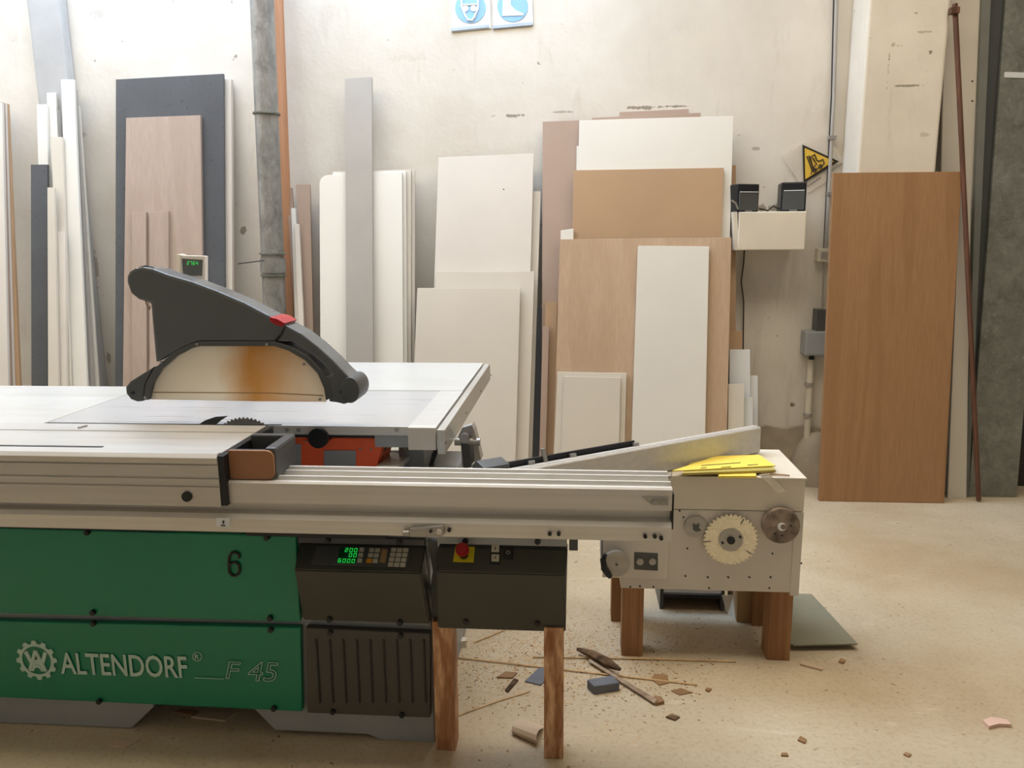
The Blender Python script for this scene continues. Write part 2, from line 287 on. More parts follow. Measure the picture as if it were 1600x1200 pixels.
board('plank','long orange-brown wooden post leaning right behind the downpipe','pine',(420,-60),(438,-60),(436,400),(455,400),1,3.2,s=.02,th=.03,cat='post',Y0=4.62)
board('plank','reddish-brown board, tallest right of the orange post','mdfpink',(462,288),(484,288),(478,540),(490,540),2,1.95,s=.13,cat='plank')
board('plank','narrow brown sliver of board squeezed between the orange post and white lath','mdfpink',(448,293),(456,293),(462,540),(472,540),1,1.95,s=.13,cat='plank')
board('plank','taller of the two slim white laths by the orange post','white',(455,325),(461,325),(463,560),(472,560),4,1.8,s=.13,cat='plank')
board('plank','shorter of the two slim white laths by the orange post','cream',(460,350),(467,350),(468,560),(477,560),5,1.8,s=.13,cat='plank')
g='white boards stacked behind the tall grey strip'
board('board','front white board with a rounded corner behind the tall grey strip','white',(499,274),(628,269),(501,600),(630,600),5,2.0,round_tl=True,group=g)
board('board','second white board in the stack behind the grey strip','white',(520,270),(634,267),(520,600),(636,600),3.8,2.0,group=g)
board('board','third white board in the stack behind the grey strip','cream2',(520,269),(642,265),(520,600),(642,600),2.6,2.0,group=g)
board('board','rearmost white board in the stack behind the grey strip','cream2',(520,268),(648,265),(520,600),(648,600),1.4,2.0,group=g)
board('board','tall narrow grey laminate strip rising above the white boards','greyboard',(539,122),(581,120),(541,600),(583,600),2.3,2.48,s=.17,th=.02,cat='plank')
g='cream sheets leaning left of the brown boards'
cs=board('board','upper cream sheet with a small screw hole, highest of its stack','cream',(685,246),(834,240),(679,423),(829,423),2,2.1,group=g)
q=PL(787,296,4.73-.315-.042-.018,.15); MB().cyl(q,(0,1,-.15),.004,.004,n=10).obj('screw_hole','signk',cs)
board('board','cream sheet in the middle of the stack, its top edge at half height','cream2',(681,424),(835,424),(672,700),(826,700),3.5,2.1,group=g)
board('board','front cream sheet standing lowest and furthest left in its stack','cream2',(652,450),(813,450),(642,700),(806,700),5,2.1,group=g)
board('board','cream sheet almost hidden, its right edge showing beside the brown boards','cream2',(700,302),(845,299),(690,697),(832,697),.6,2.1,group=g)
board('plank','dark grey strip filling the gap between cream sheets and brown boards','black',(833,480),(850,480),(826,700),(845,700),-.3,2.1,s=.15,cat='plank',th=.01)  # thin dark strip placed to fill the gap
g='brown fibreboards behind the white sheets'
board('board','large pinkish brown board at the back, left edge exposed full height','mdfpink',(848,190),(1020,183),(846,700),(1030,700),1,2.25,s=.13,group=g)
board('board','rearmost brown board showing as a low step above the white sheet','mdfpink',(925,184),(1095,176),(920,700),(1095,700),0,2.25,s=.13,group=g)
board('board','brown board with the topmost step above the white sheet','mdfpink',(968,175),(1076,170),(960,700),(1080,700),-.85,2.25,s=.13,th=.015,group=g)
board('board','brown board sticking out right of the white sheet above the speaker','mdf',(1102,259),(1150,258),(1102,700),(1149,700),.5,2.25,s=.13,group=g)
g='large white sheets at the top of the brown stack'
board('board','large white sheet, topmost white one over the brown board','white',(905,188),(1146,181),(898,700),(1131,700),3.1,2.25,s=.13,group=g)
board('board','white sheet whose thin left edge shows below the topmost white sheet','white',(901,228),(1130,224),(896,700),(1122,700),2.1,2.25,s=.13,group=g)
board('board','plain brown fibreboard in front of the large white sheet','mdf',(896,266),(1131,262),(889,700),(1116,700),4.2,2.25,s=.13)
board('board','small white board corner peeping up left behind the oak veneer sheet','white',(876,360),(896,357),(873,700),(896,700),5.3,2.25,s=.13)
board('board','wide pale oak veneer sheet behind the tall white panel','ply',(875,374),(1143,371),(865,695),(1136,670),6.5,2.25,s=.13)
board('board','tall narrow white panel in front of the pale oak veneer sheet','white',(997,384),(1108,385),(987,690),(1102,670),7.7,2.25,s=.13,th=.02)
g='two small cream panels at the foot of the oak veneer sheet'
board('board','larger small cream panel at the foot of the oak veneer sheet','cream2',(871,581),(979,583),(866,695),(976,692),7.7,2.25,s=.13,group=g)
board('board','smaller cream panel leaning on the front of another cream panel','cream2',(881,588),(970,590),(877,695),(967,692),8.8,2.25,s=.13,group=g,th=.012)
board('plank','narrow brown board left of the oak veneer sheet, the taller of two','mdf',(852,472),(871,472),(848,700),(866,700),2.2,2.25,s=.13,cat='plank')
board('plank','narrow brown board left of the oak veneer sheet, the shorter of two','mdfpink',(848,510),(858,510),(843,700),(853,700),3.4,2.25,s=.13,cat='plank')
g='small offcuts right of the oak veneer sheet'
board('board','small brown offcut above the pale blue one','mdf',(1139,517),(1160,517),(1138,700),(1158,700),2.2,2.25,s=.13,group=g)
board('board','pale bluish white offcut right of the oak veneer sheet','cool',(1140,546),(1172,546),(1139,700),(1172,700),3.4,2.25,s=.13,group=g)
board('board','narrow white offcut furthest right beside the bare wall','cool',(1162,586),(1184,587),(1162,700),(1184,700),2.2,2.25,s=.13,group=g)
board('board','low white offcut strip in front of the bluish offcut','cool',(1150,621),(1176,621),(1150,700),(1176,700),4.6,2.25,s=.13,group=g)
board('board','cream offcut standing nearest, touching the oak veneer sheet','cream2',(1138,600),(1163,600),(1137,700),(1162,700),5.8,2.25,s=.13,group=g)
# right side
board('board','big oak-coloured board standing alone on the open floor at right','oak',(1303,270),(1503,268),(1280,779),(1475,789),0,Y0=4.37,s=.045,th=.03,bev=.002)
board('plank','narrow white plank with a chipped foot right of the oak board','cream',(1515,215),(1519,215),(1482,776),(1510,776),0,Y0=4.475,s=.02,th=.02,cat='plank') if False else None
board('plank','white board standing just right of the large oak-coloured board','cream2',(1500,290),(1517,290),(1481,776),(1510,776),0,Y0=4.46,s=.02,th=.015,cat='plank')
ow=board('board','tall off-white board right of the pilaster with two nail holes','cream2',(1478,-60),(1541,-60),(1466,500),(1515,500),0,Y0=4.56,s=.012,th=.015)
for yy in (127,158): MB().cyl(PL(1519,yy,4.56,.012),(0,1,0),.005,.004,n=10).obj('nail_hole','signk',ow)
board('plank','dark grey-green steel post leaning at the right before the metal sheet','dgrey',(1541,-80),(1590,-80),(1512,770),(1530,770),0,Y0=4.53,s=.03,th=.03,cat='post')
board('plank','slim grey steel strip on the left edge of the dark post','greymetal',(1537,-80),(1552,-80),(1508,768),(1514,768),0,Y0=4.49,s=.03,th=.03,cat='strip')
t=board('metal_sheet','mottled galvanised metal sheet standing at the right picture edge','galv',(1578,-80),(1660,-80),(1514,770),(1589,770),0,Y0=4.50,s=.03,th=.02,cat='sheet')
q0=PL(1569,117,4.50,.03); q1=PL(1640,119,4.50,.03); 
MB().prism([q0-Vector((0,.006,.014)),q1-Vector((0,.006,.014)),q1+Vector((0,-.006,.014)),q0+Vector((0,-.006,.014))],(0,.006,0)).obj('seam','cool',t,label='bright horizontal seam')
t=empty('batten',P(1529,784,Z=0),'thin reddish-brown stick with a short cross peg leaning on the right-hand boards','stick')
q0=P(1529,784,Z=0)+Vector((0,.0,.01)); q1=P(1492,6,Y=4.46)
MB().tube([q0,q1],.0135,8).obj('stick','batten',t)
qa=P(1484,18,Y=4.45); qb=P(1494,19,Y=4.45); MB().box(qa.x,qb.x+.01,4.43,4.47,qa.z-.014,qa.z+.018,.002).obj('peg','batten',t)
# ------------------------------------------------------------------ wall fittings
q0=P(1152,391,Y=4.5); q1=P(1260,330,Y=4.5); q2=P(1146,331,Y=4.5)
t=MB().box(q0.x,q1.x,4.49,WY,q0.z,q1.z,.006).obj('wall_box','boxw',label='scuffed cream wooden box shelf fixed on the wall carrying two small speakers',cat='shelf')
MB().prism([P(1146,331,Y=4.5),P(1152,331,Y=4.5),P(1154,391,Y=4.5),P(1148,391,Y=4.5)],(0,.2,0)).obj('side_flap','boxw',t)
ztop=q1.z
for (x0,x1,y0,rot,lb) in ((1143,1180,288,.35,'left black loudspeaker, angled, on the cream wall shelf'),(1223,1259,285,-.12,'right black loudspeaker beside the warning sign on the wall shelf')):
    c0=P(x0,y0,Y=4.55); c1=P(x1,330,Y=4.55); w=(c1.x-c0.x)/2; hh=c0.z-ztop; cx=(c0.x+c1.x)/2
    t=empty('speaker',(cx,4.6,ztop),lb,'speaker','small loudspeakers on the wall shelf')
    mb=MB().box(-w,w,-.07,.09,0,hh,.008); mat=Matrix.Translation((cx,4.6,ztop))@Matrix.Rotation(rot,4,'Z'); bmesh.ops.transform(mb.bm,matrix=mat,verts=mb.bm.verts); mb.obj('cabinet','blackp',t)
    mb=MB().box(-w*.86,w*.86,-.078,-.068,hh*.06,hh*.68,.003); bmesh.ops.transform(mb.bm,matrix=mat,verts=mb.bm.verts); mb.obj('grille','dgrey',t)
    mb=MB().box(-w*.8,w*.8,-.080,-.07,hh*.70,hh*.725); bmesh.ops.transform(mb.bm,matrix=mat,verts=mb.bm.verts); mb.obj('trim_line','signw',t)
    mb=MB().box(-w*.3,w*.3,-.081,-.07,hh*.02,hh*.06); bmesh.ops.transform(mb.bm,matrix=mat,verts=mb.bm.verts); mb.obj('badge','steel',t)
MB().tube([P(1186,326,Y=4.62),P(1200,329,Y=4.6),P(1208,322,Y=4.6),P(1214,325,Y=4.6),P(1220,329,Y=4.6)],.005,6).obj('cable','wire',label='short dark cable lying between the two speakers',cat='cable')
MB().tube([P(1163,391,Y=4.72),P(1162,410,Y=4.73),P(1158,440,Y=4.73),P(1162,470,Y=4.73),P(1161,560,Y=4.735)],.004,6).obj('cable','wire',label='thin dark cable hanging down the wall below the cream shelf',cat='cable')
MB().tube([P(1143,313,Y=4.47),P(1150,318,Y=4.47),P(1153,327,Y=4.47)],.005,6).obj('bracket','steel',label='small metal hook at the left end of the speaker shelf',cat='hook')
# conduit
t=empty('conduit',P(1290,520,Y=4.73),'thin painted metal conduit running down the wall left of the oak board','conduit')
MB().tube([P(1309,-60,Y=4.72),P(1303,150,Y=4.72),P(1290,390,Y=4.72)],.010,10).obj('pipe','greyboard',t,True)
MB().tube([P(1304,-60,Y=4.735),P(1299,150,Y=4.735),P(1287,390,Y=4.735)],.004,6).obj('wire','wire',t)
MB().tube([P(1287,408,Y=4.72),P(1285,486,Y=4.72)],.006,8).obj('pipe','greyboard',t,True)
for yy,xx in ((215,1300),(303,1297)): MB().box(P(xx-5,yy,Y=4.72).x,P(xx+6,yy,Y=4.72).x,4.705,WY,P(xx,yy,Y=4.72).z-.01,P(xx,yy,Y=4.72).z+.01).obj('clip','steel',t)
q0=P(1277,409,Y=4.69); q1=P(1300,388,Y=4.69)
t=MB().box(q0.x,q1.x,4.69,WY,q0.z,q1.z,.004).obj('switch_box','boxw',label='small cream switch box on the conduit beside the oak board',cat='switch'); MB().box(q0.x+.02,q0.x+.055,4.682,4.692,q0.z+.02,q1.z-.018,.002).obj('rocker','greyboard',t)
q0=P(1275,519,Y=4.66); q1=P(1292,484,Y=4.66); MB().box(q0.x,q1.x,4.66,WY,q0.z,q1.z,.004).obj('socket_box','dgrey',label='small black box on the wall above the grey junction box',cat='socket')
q0=P(1257,556,Y=4.64); q1=P(1296,518,Y=4.64); t=MB().box(q0.x,q1.x,4.64,WY,q0.z,q1.z,.012).obj('junction_box','grey',label='grey rounded junction box on the wall by the oak board',cat='box')
MB().cyl(P(1268,559,Y=4.69),(0,0,1),.016,.02).obj('gland','blackp',t)
t=empty('conduit',P(1260,700,Y=4.71),'thick whitewashed pipe running from the grey junction box down to the plinth','pipe')
MB().tube([P(1267,560,Y=4.71),P(1264,620,Y=4.71),P(1260,697,Y=4.71)],.019,14).obj('pipe','boxw',t,True)
for yy in (600,648): q=P(1265-(yy-560)*.04,yy,Y=4.71); MB().cyl(q,(0,0,1),.026,.02).obj('clamp','greyboard',t)
# forklift warning sign
t=empty('warning_sign',P(1270,300,Y=4.74),'yellow triangular forklift warning sign stuck askew on clear plastic','sign')
MB().prism(loop([(1220,243),(1287,203),(1325,262),(1262,302)],4.735),(0,.006,0)).obj('backing_sheet','clear',t)
MB().prism(loop([(1254,226),(1311,252),(1256,286)],4.729),(0,.004,0),.0).obj('border','signk',t)
MB().prism(loop([(1257.5,231),(1303,252),(1258.5,280)],4.726),(0,.003,0)).obj('triangle','signy',t)
mb=MB(); Y=4.723
for A in ([(1261,244),(1269,266),(1267,272)],[(1264,243),(1270,262)],[(1266,246),(1273,241),(1276,250),(1279,252),(1286,249),(1288,255),(1284,260),(1272,266),(1269,258),(1266,246)],[(1270,247),(1273,252),(1276,256),(1271,262)]):
    mb.tube(loop(A,Y),.0035,5)
for (cx,cy) in ((1273,266),(1282,260)):
    mb.tube([P(cx+2.6*cos(k*pi/6),cy+2.6*sin(k*pi/6),Y=Y) for k in range(13)],.0035,5)
mb.obj('forklift_symbol','signk',t)
def text(body,name,m,parent,o,u,v,h,font_ext=.0006,shear=0,width=None,outline=0,bold=0,align='LEFT',n=None,label=None):
    """lettering as a mesh: origin o, baseline direction u, up direction v, cap height h"""
    cu=bpy.data.curves.new(name,'FONT'); cu.body=body; cu.size=1; cu.shear=shear; cu.offset=bold; cu.resolution_u=3
    if outline: cu.fill_mode='NONE'; cu.bevel_depth=outline/h*.73; cu.bevel_resolution=0
    else: cu.extrude=font_ext
    ob=bpy.data.objects.new('tmp',cu); COL.objects.link(ob); dg=bpy.context.evaluated_depsgraph_get(); me=bpy.data.meshes.new_from_object(ob.evaluated_get(dg)); bpy.data.objects.remove(ob)
    k=h/.73; xs=[q.co.x for q in me.vertices]; w=(max(xs)-min(xs))*k; kx=k*(width/w if width else 1); x0=min(xs)
    u=Vector(u).normalized(); v=Vector(v).normalized(); nn=u.cross(v)
    mb=MB(); mb.bm.from_mesh(me); bpy.data.meshes.remove(me)
    for q in mb.bm.verts: q.co=Vector(o)+u*(q.co.x-x0)*kx+v*q.co.y*k+nn*q.co.z*(k if outline else 1)
    return mb.obj(name,m,parent,label=label)
bo=P(1263,298,Y=4.73); be=P(1316,262,Y=4.73)
text('ATENCION','lettering','signk',t,P(1300,268,Y=4.728),(be-bo),(-(be-bo).z,0,(be-bo).x),.012,width=.07)
text('ATENCION','lettering','signk',t,P(1262,293,Y=4.728),(be-bo),(-(be-bo).z,0,(be-bo).x),.012,width=.09)
# two mandatory signs high on the wall
def circ(cx,cy,r_,Y,n=40): return [P(cx+r_*cos(2*pi*k/n),cy+r_*sin(2*pi*k/n),Y=Y) for k in range(n)]
t=empty('safety_sign',P(735,45,Y=4.74),'left blue round mandatory sign showing a masked head in goggles','sign','blue safety signs on the wall')
MB().prism(loop([(703,-30),(764,-34),(767,44),(706,50)],4.742),(0,.006,0)).obj('plate','signw',t)
MB().prism(circ(735,12,24,4.739),(0,.004,0)).obj('disc','blue',t)
MB().prism(loop([(705,44),(764,38),(764,42.5),(705,48.5)],4.737),(0,.004,0)).obj('caption_bar','signbar',t)
mb=MB(); Y=4.737
mb.tube(loop([(722,-8),(721,10),(727,24),(731,31),(738,32),(742,26),(747,14),(747,-8)],Y),.006,6)
for cx in (727,740): mb.prism(circ(cx,13,5,Y-.002,14),(0,.004,0))
mb.tube(loop([(721,8),(747,7)],Y),.005,6)
mb.obj('head_symbol','signw',t)
t=empty('safety_sign',P(801,40,Y=4.74),'right blue round mandatory sign showing a white safety boot','sign','blue safety signs on the wall')
MB().prism(loop([(769,-34),(830,-38),(833,38),(771,46)],4.742),(0,.006,0)).obj('plate','signw',t)
MB().prism(circ(801,10,24,4.739),(0,.004,0)).obj('disc','blue',t)
MB().prism(loop([(769.5,40),(832,34),(832,39),(769.5,44.5)],4.737),(0,.004,0)).obj('caption_bar','signbar',t)
MB().prism(loop([(786,-12),(798,-12),(798,8),(806,16),(818,21),(817,24),(785,25)],4.736),(0,.003,0)).obj('boot_symbol','signw',t)
# ------------------------------------------------------------------ the panel saw
SAW=empty('panel_saw',(-1.4,2.45,0),'large green and grey sliding-table panel saw on the dusty floor','machine')
XL=-2.75
# plinth with cut-out feet, and body
mb=MB()
mb.prism([Vector((XL,2.07,0)),P(205,1138,Y=2.07)*1,P(240,1105,Y=2.07),Vector((P(240,1105,Y=2.07).x,2.07,.135)),Vector((XL,2.07,.135))],(0,.75,0),.003)
pf=[P(388,1108,Y=2.07),P(430,1148,Y=2.07),P(575,1156,Y=2.07),P(596,1168,Y=2.07),P(676,1170,Y=2.07)]
pf[1].z=.018;pf[2].z=.018;pf[3].z=0;pf[4].z=0
XR=P(674,975,Y=2.07).x
pf[4].x=XR; pf[0].z=.11
mb.prism(pf+[Vector((XR,2.07,.135)),Vector((pf[0].x,2.07,.135))],(0,.75,0),.003)
mb.obj('plinth','grey',SAW)
bpy.data.objects['plinth'].data.transform(Matrix.Identity(4))
MB().box(XL,XR,2.07,2.85,.125,.70,.004).obj('body','grey',SAW)
def panel(name,px,m,Y=2.045,th=.024,bev=.004,parent=SAW,label=None):
    return MB().prism([Vector((max(q.x,XL),q.y,q.z)) for q in loop(px,Y)],(0,th,0),bev).obj(name,m,parent,label=label)
gp1=panel('green_panel',[(-420,813),(462,838),(469,972),(-420,946)],'green'); gp2=panel('green_panel',[(-420,961),(469,981),(472,1112),(-420,1070)],'green',label='lower green panel with pale lettering')
vp=panel('vent_panel',[(477,981),(672,990),(672,1122),(480,1114)],'vent',2.043)
def screw(x,y,par,Y=2.04,r_=.0085):
    MB().cyl(P(x,y,Y=Y),(0,1,0),r_,.014,n=12,bev=.002).obj('screw','blackp',par)
for x,y in ((136,832),(417,840),(145,957),(422,966)): screw(x,y,gp1)
for x,y in ((146,974),(423,984),(155,1096),(428,1107)): screw(x,y,gp2)
for x,y in ((516,988),(626,993),(520,1112),(628,1117)): screw(x,y,vp)
mb=MB()
for i in range(9):
    x=494+i*21; q0=P(x,1000,Y=2.04); q1=P(x,1098,Y=2.04); mb.box(q0.x-.0022,q0.x+.0022,2.038,2.046,q1.z,q0.z)
mb.obj('rib','blackp',vp)
# lettering
Yt=2.041
def tpx(body,name,par,x,y,x2,y2,hpx,**k):
    o=P(x,y,Y=Yt); e=P(x2,y2,Y=Yt); top=P(x,y-hpx,Y=Yt); return text(body,name,k.pop('m','logo'),par,o,e-o,Vector((0,0,1)),top.z-o.z,width=(e-o).length,**k)
tpx('ALTENDORF','lettering',gp2,96,1052,294,1059,34,bold=.012)
tpx('F','lettering',gp2,352,1060,379,1061,28,shear=.25,outline=.0014)
tpx('45','lettering',gp2,388,1063,437,1065,31,shear=.25,outline=.0014)
mb=MB(); A=[(374,872),(373,866),(368,863),(362,864),(358,870),(357.5,882),(358,893),(362,899),(368,900),(373,896),(374.5,890),(373,882),(368,878.5),(362,880),(358.5,884)]
mb.tube([P(x,y,Y=Yt) for x,y in A],.0042,8); mb.obj('number_six','signk',gp1)
q0=P(304,1059,Y=Yt); q1=P(349,1061,Y=Yt); MB().tube([q0,q1],.0011,6).obj('underline','logo',gp2)
mb=MB(); mb.tube([P(308+7*cos(k*pi/10),1026+7*sin(k*pi/10),Y=Yt) for k in range(21)],.0010,5); mb.obj('registered_mark','logo',gp2)
tpx('R','lettering',gp2,305,1030,311,1030.3,8)
# gear logo
gc=P(57,1032,Y=Yt); pr=(P(57,1002,Y=Yt)-P(57,1062,Y=Yt)).length/60
mb=MB(); outer=[];inner=[]
for k in range(96):
    ph=2*pi*k/96; tooth=(k%8) in (0,1,2,7); ro=30 if tooth else 25.5
    outer.append((ro,ph)); inner.append((21.5,ph))
b=bmesh.new(); V1=[b.verts.new(gc+Vector((cos(t_)*r_,0,sin(t_)*r_))*pr) for r_,t_ in outer]; V2=[b.verts.new(gc+Vector((cos(t_)*r_,0,sin(t_)*r_))*pr) for r_,t_ in inner]
for k in range(96): b.faces.new((V1[k],V1[(k+1)%96],V2[(k+1)%96],V2[k]))
ex=bmesh.ops.extrude_face_region(b,geom=list(b.faces)); bmesh.ops.translate(b,verts=[e for e in ex['geom'] if isinstance(e,bmesh.types.BMVert)],vec=(0,.003,0)); bmesh.ops.recalc_face_normals(b,faces=b.faces); mb.add(b)
kk=[0]
def strok(A,w=2.6):
    for (x0,y0),(x1,y1) in zip(A,A[1:]):
        q0=gc+Vector((x0,0,y0))*pr; q1=gc+Vector((x1,0,y1))*pr; dd=(q1-q0).normalized(); nn=Vector((-dd.z,0,dd.x))*w*pr; kk[0]+=1; yo=Vector((0,-.00025*kk[0],0)); mb.prism([q0-nn+yo,q1-nn+yo,q1+nn+yo,q0+nn+yo],(0,.005,0))
strok([(-15,13),(-5,-11)]); strok([(-5,-11),(0,1)]); strok([(15,13),(5,-11)]); strok([(5,-11),(0,1)])
strok([(-12,-16),(0,15)],2.2); strok([(12,-16),(0,15)],2.2); strok([(-8,-16),(-2,-7)],1.6); strok([(8,-16),(2,-7)],1.6); strok([(-2,-7),(0,-10),(2,-7)],1.4)
mb.obj('gear_emblem','logo',gp2)
# control desks (slanted top, sloping front)
def desk(name,x0t,x1t,x0c,x1c,x0b,x1b,yt,yc,yb,Yt_,Yc,Yb,m):
    zt=P(560,yt,Y=Yt_).z; zc=P(560,yc,Y=Yc).z; zb=P(560,yb,Y=Yb).z
    A=[Vector((P(x,y,Y=Y_).x,Y_,z)) for x,y,Y_,z in ((x0t,yt,Yt_,zt),(x1t,yt,Yt_,zt),(x1c,yc,Yc,zc),(x0c,yc,Yc,zc),(x0b,yb,Yb,zb),(x1b,yb,Yb,zb))]
    bk=[Vector((A[0].x,2.10,zt)),Vector((A[1].x,2.10,zt)),Vector((A[5].x,2.10,zb)),Vector((A[4].x,2.10,zb))]
    b=bmesh.new(); v_=[b.verts.new(q) for q in A+bk]
    for fc in ((0,1,2,3),(3,2,5,4),(6,7,1,0),(4,5,8,9),(9,8,7,6),(0,3,4,9,6),(1,7,8,5,2)): b.faces.new([v_[i] for i in fc])
    bmesh.ops.recalc_face_normals(b,faces=b.faces); bmesh.ops.bevel(b,geom=list(b.edges),offset=.004,segments=2,affect='EDGES'); mb=MB(); mb.add(b); o=mb.obj(name,m,SAW)
    s=(Yt_-Yc)/(zt-zc); return o,(Yt_-s*zt,s)
d1,pl1=desk('control_desk',468,665,460,658,474,672,850,893,972,2.06,1.985,2.035,'ctrl'); d1['label']='left charcoal control desk with green digits and keypad'
d2,pl2=desk('control_desk',684,887,682,884,684,884,850,890,978,2.05,1.995,2.03,'ctrl'); d2['label']='right charcoal control desk with red emergency stop'
MB().box(P(465,843,Y=2.06).x,P(664,843,Y=2.06).x,2.055,2.10,P(560,849,Y=2.06).z-.002,P(560,840,Y=2.06).z,.003).obj('desk_rail','dgrey',SAW)
MB().box(P(684,843,Y=2.05).x,P(886,843,Y=2.05).x,2.045,2.11,P(780,850,Y=2.05).z-.002,P(780,838,Y=2.05).z,.003).obj('desk_rail','grey',SAW)
MB().box(P(887,843,Y=2.05).x+.004,P(903,843,Y=2.05).x,2.06,2.11,P(780,860,Y=2.05).z,P(780,838,Y=2.05).z,.002).obj('end_bracket','dgrey',SAW)
mb=MB(); mb.prism(loop([(668,846),(681,846),(684,893),(686,972),(676,972),(672,920),(676,893)],2.055),(0,.03,0),.002); mb.obj('side_arm','dgrey',SAW)
for x,y in ((512,845),(624,847)): screw(x,y,d1,2.05)
for x,y in ((515,968),(625,973)): screw(x,y,d1,2.03)
for x,y in ((727,846),(840,846)): screw(x,y,d2,2.04)
for x,y in ((728,971),(840,974)): screw(x,y,d2,2.025)
def quad(name,px,pl,par,m,h=.002,bev=0,label=None):
    nv=Vector((0,1,-pl[1])).normalized(); q=[PL(x,y,*pl)-nv*h for x,y in px]; return MB().prism(q,nv*(h+.001),bev).obj(name,m,par,label=label)
kp=quad('keypad_panel',[(496,853),(641,857),(636,887),(486,882)],pl1,d1,'dgrey',.001)
def seg(s_,x,y,w,h,pl,mb,sl=.22,lift=.004):
    MAP={'0':'abcdef','1':'bc','2':'abged','4':'fgbc','6':'afgedc','7':'abc','.':'','8':'abcdefg'}; nv=Vector((0,1,-pl[1])).normalized()
    L={'a':(0,0,w,0),'b':(w,0,w,h/2),'c':(w,h/2,w,h),'d':(0,h,w,h),'e':(0,h/2,0,h),'f':(0,0,0,h/2),'g':(0,h/2,w,h/2)}
    for c_ in MAP[s_]:
        x0,y0,x1,y1=L[c_]; g0=lambda X_,Y_:PL(x+X_+(h-Y_)*sl,y+Y_,*pl)-nv*lift
        mb.tube([g0(x0,y0),g0(x1,y1)],.0008,5)
SM3={}
for row,(txt,xx,yy) in enumerate((('200',539.5,857.5),('00',545.5,865.5),('6000',528.5,874))):
    wd=11-.0
    x0=530-row*1.2; ds=quad('display',[(x0+2,yy-2),(x0+30,yy-1),(x0+28,yy+6.5),(x0-.5,yy+5.5)],pl1,d1,'ledbg',.002,label='green lit number display')
    mb=MB()
    for i,ch in enumerate(txt): seg(ch,xx+i*7.1,yy+.2+.25*i,4.0,5.3,pl1,mb)
    mb.obj('digits','led',d1)
def key(x,y,w,h,m='keyw',par=d1,pl=pl1,hh=.004,n_='key'): quad(n_,[(x,y),(x+w,y+.2),(x+w-.9,y+h),(x-.9,y+h-.2)],pl,par,m,hh)
for i in range(3): key(562.5-i*1.6,856.6+i*8.4,7,6)
for i in range(2):
    key(578+i*9,857.5+.3*i,7.5,6); key(576+i*9,865.5+.3*i,7.5,6); key(573.5+i*9.4,873.8+.3*i,8,6.2,'keyo' if i==0 else 'keyw')
for i in range(4):
    for j in range(3): key(612+j*9.4-i*1.6,857+j*.3+i*7.6,7.8,6)
quad('worn_patch',[(597,858),(606,859),(602,880),(593,879)],pl1,d1,'card',.0025)
# right desk controls
quad('stop_plate',[(712,854),(742,855),(740,879),(708,878)],pl2,d2,'yellow',.003,.0005)
nv=Vector((0,1,-pl2[1])).normalized(); c=PL(725,868,*pl2)
st=MB().cyl(c-nv*.018,nv,.013,.035,n=20).obj('stop_button','blackp',d2)
MB().cyl(c-nv*.042,nv,.019,.018,n=28,bev=.004).obj('stop_cap','red',d2,True)
quad('button_frame',[(767,850.5),(782,851),(781,882),(765,881)],pl2,d2,'blackp',.004)
for yy in (853,867.5):
    quad('push_button',[(768.5,yy),(780.5,yy+.4),(780,yy+11),(768,yy+10.6)],pl2,d2,'keyw',.008,.0005)
    quad('mark',[(773.6,yy+3),(775,yy+3),(775,yy+7.6),(773.6,yy+7.6)],pl2,d2,'signk',.0085)
quad('push_button',[(787,856),(802,856.4),(801,874),(786,873.6)],pl2,d2,'blackp',.008,.001,label='black stop button with a white ring')
cc=[PL(794+2.6*cos(k*pi/8),865+2.6*sin(k*pi/8),*pl2)-nv*.0088 for k in range(17)]
MB().tube(cc,.0007,5).obj('ring_mark','keyw',d2)
# long rail beam (section in Y,z swept along X)
def sweep(sec,x0,x1,name,m,par,bev=0,label=None):
    return MB().prism([(x0,y,z) for y,z in sec],(x1-x0,0,0),bev).obj(name,m,par,label=label)
XE=P(1050,790,Y=1.97).x
sec=[(1.972,.789),(1.972,.846),(1.977,.851),(1.990,.851),(1.994,.846),(2.002,.846),(2.006,.858),(2.014,.858),(2.018,.846),(2.040,.844),(2.058,.844),(2.062,.857),(2.069,.857),(2.073,.848),(2.080,.848),(2.084,.862),(2.094,.862),(2.098,.85),(2.098,.70),(2.02,.70),(1.968,.704),(1.962,.745),(1.972,.757),(1.996,.760),(1.996,.783)]
sweep(sec,XL,XE,'rail_beam','alu',SAW)
mb=MB(); zz=P(1050,790,Y=1.97).z
mb.box(XE-.001,XE+.006,1.975,2.09,.735,.835,.002); mb.obj('rail_end_cap','blackp',SAW)
rb=[o for o in bpy.data.objects if o.name.startswith('rail_beam')][0]
for x,y in ((859,834),(873,834),(1008,838),(1023,838),(1033,841),(702,828)): MB().cyl(P(x,y,Y=1.961),(0,1,0),.0055,.008,n=12).obj('bolt','blackp',rb)
MB().prism(loop([(1003,777),(1044,778),(1044,790),(1018,789)],1.967),(0,.006,0),.001).obj('stop_plate','steel',rb)
for x in (1024,1037): MB().cyl(P(x,785,Y=1.965),(0,1,0),.007,.008,n=16,bev=.001).obj('bolt','steel',rb)
MB().prism(loop([(338,809),(358,810),(358,824),(338,823)],1.958),(0,.008,0)).obj('sticker','signw',rb,label='small white sticker with an arrow')
mb=MB(); mb.prism(loop([(345,820.5),(352,821),(352,822.5),(345,822)],1.956),(0,.003,0)); mb.prism(loop([(348.6,813),(350.6,816),(349.2,816),(349.2,819),(347.8,819),(347.8,816),(346.6,816)],1.956),(0,.003,0)); mb.obj('arrow_mark','signk',rb)
lt=MB().prism(loop([(640,827),(692,822),(694,836),(686,840),(640,839)],1.945),(0,.022,0),.002).obj('latch','steel',rb)
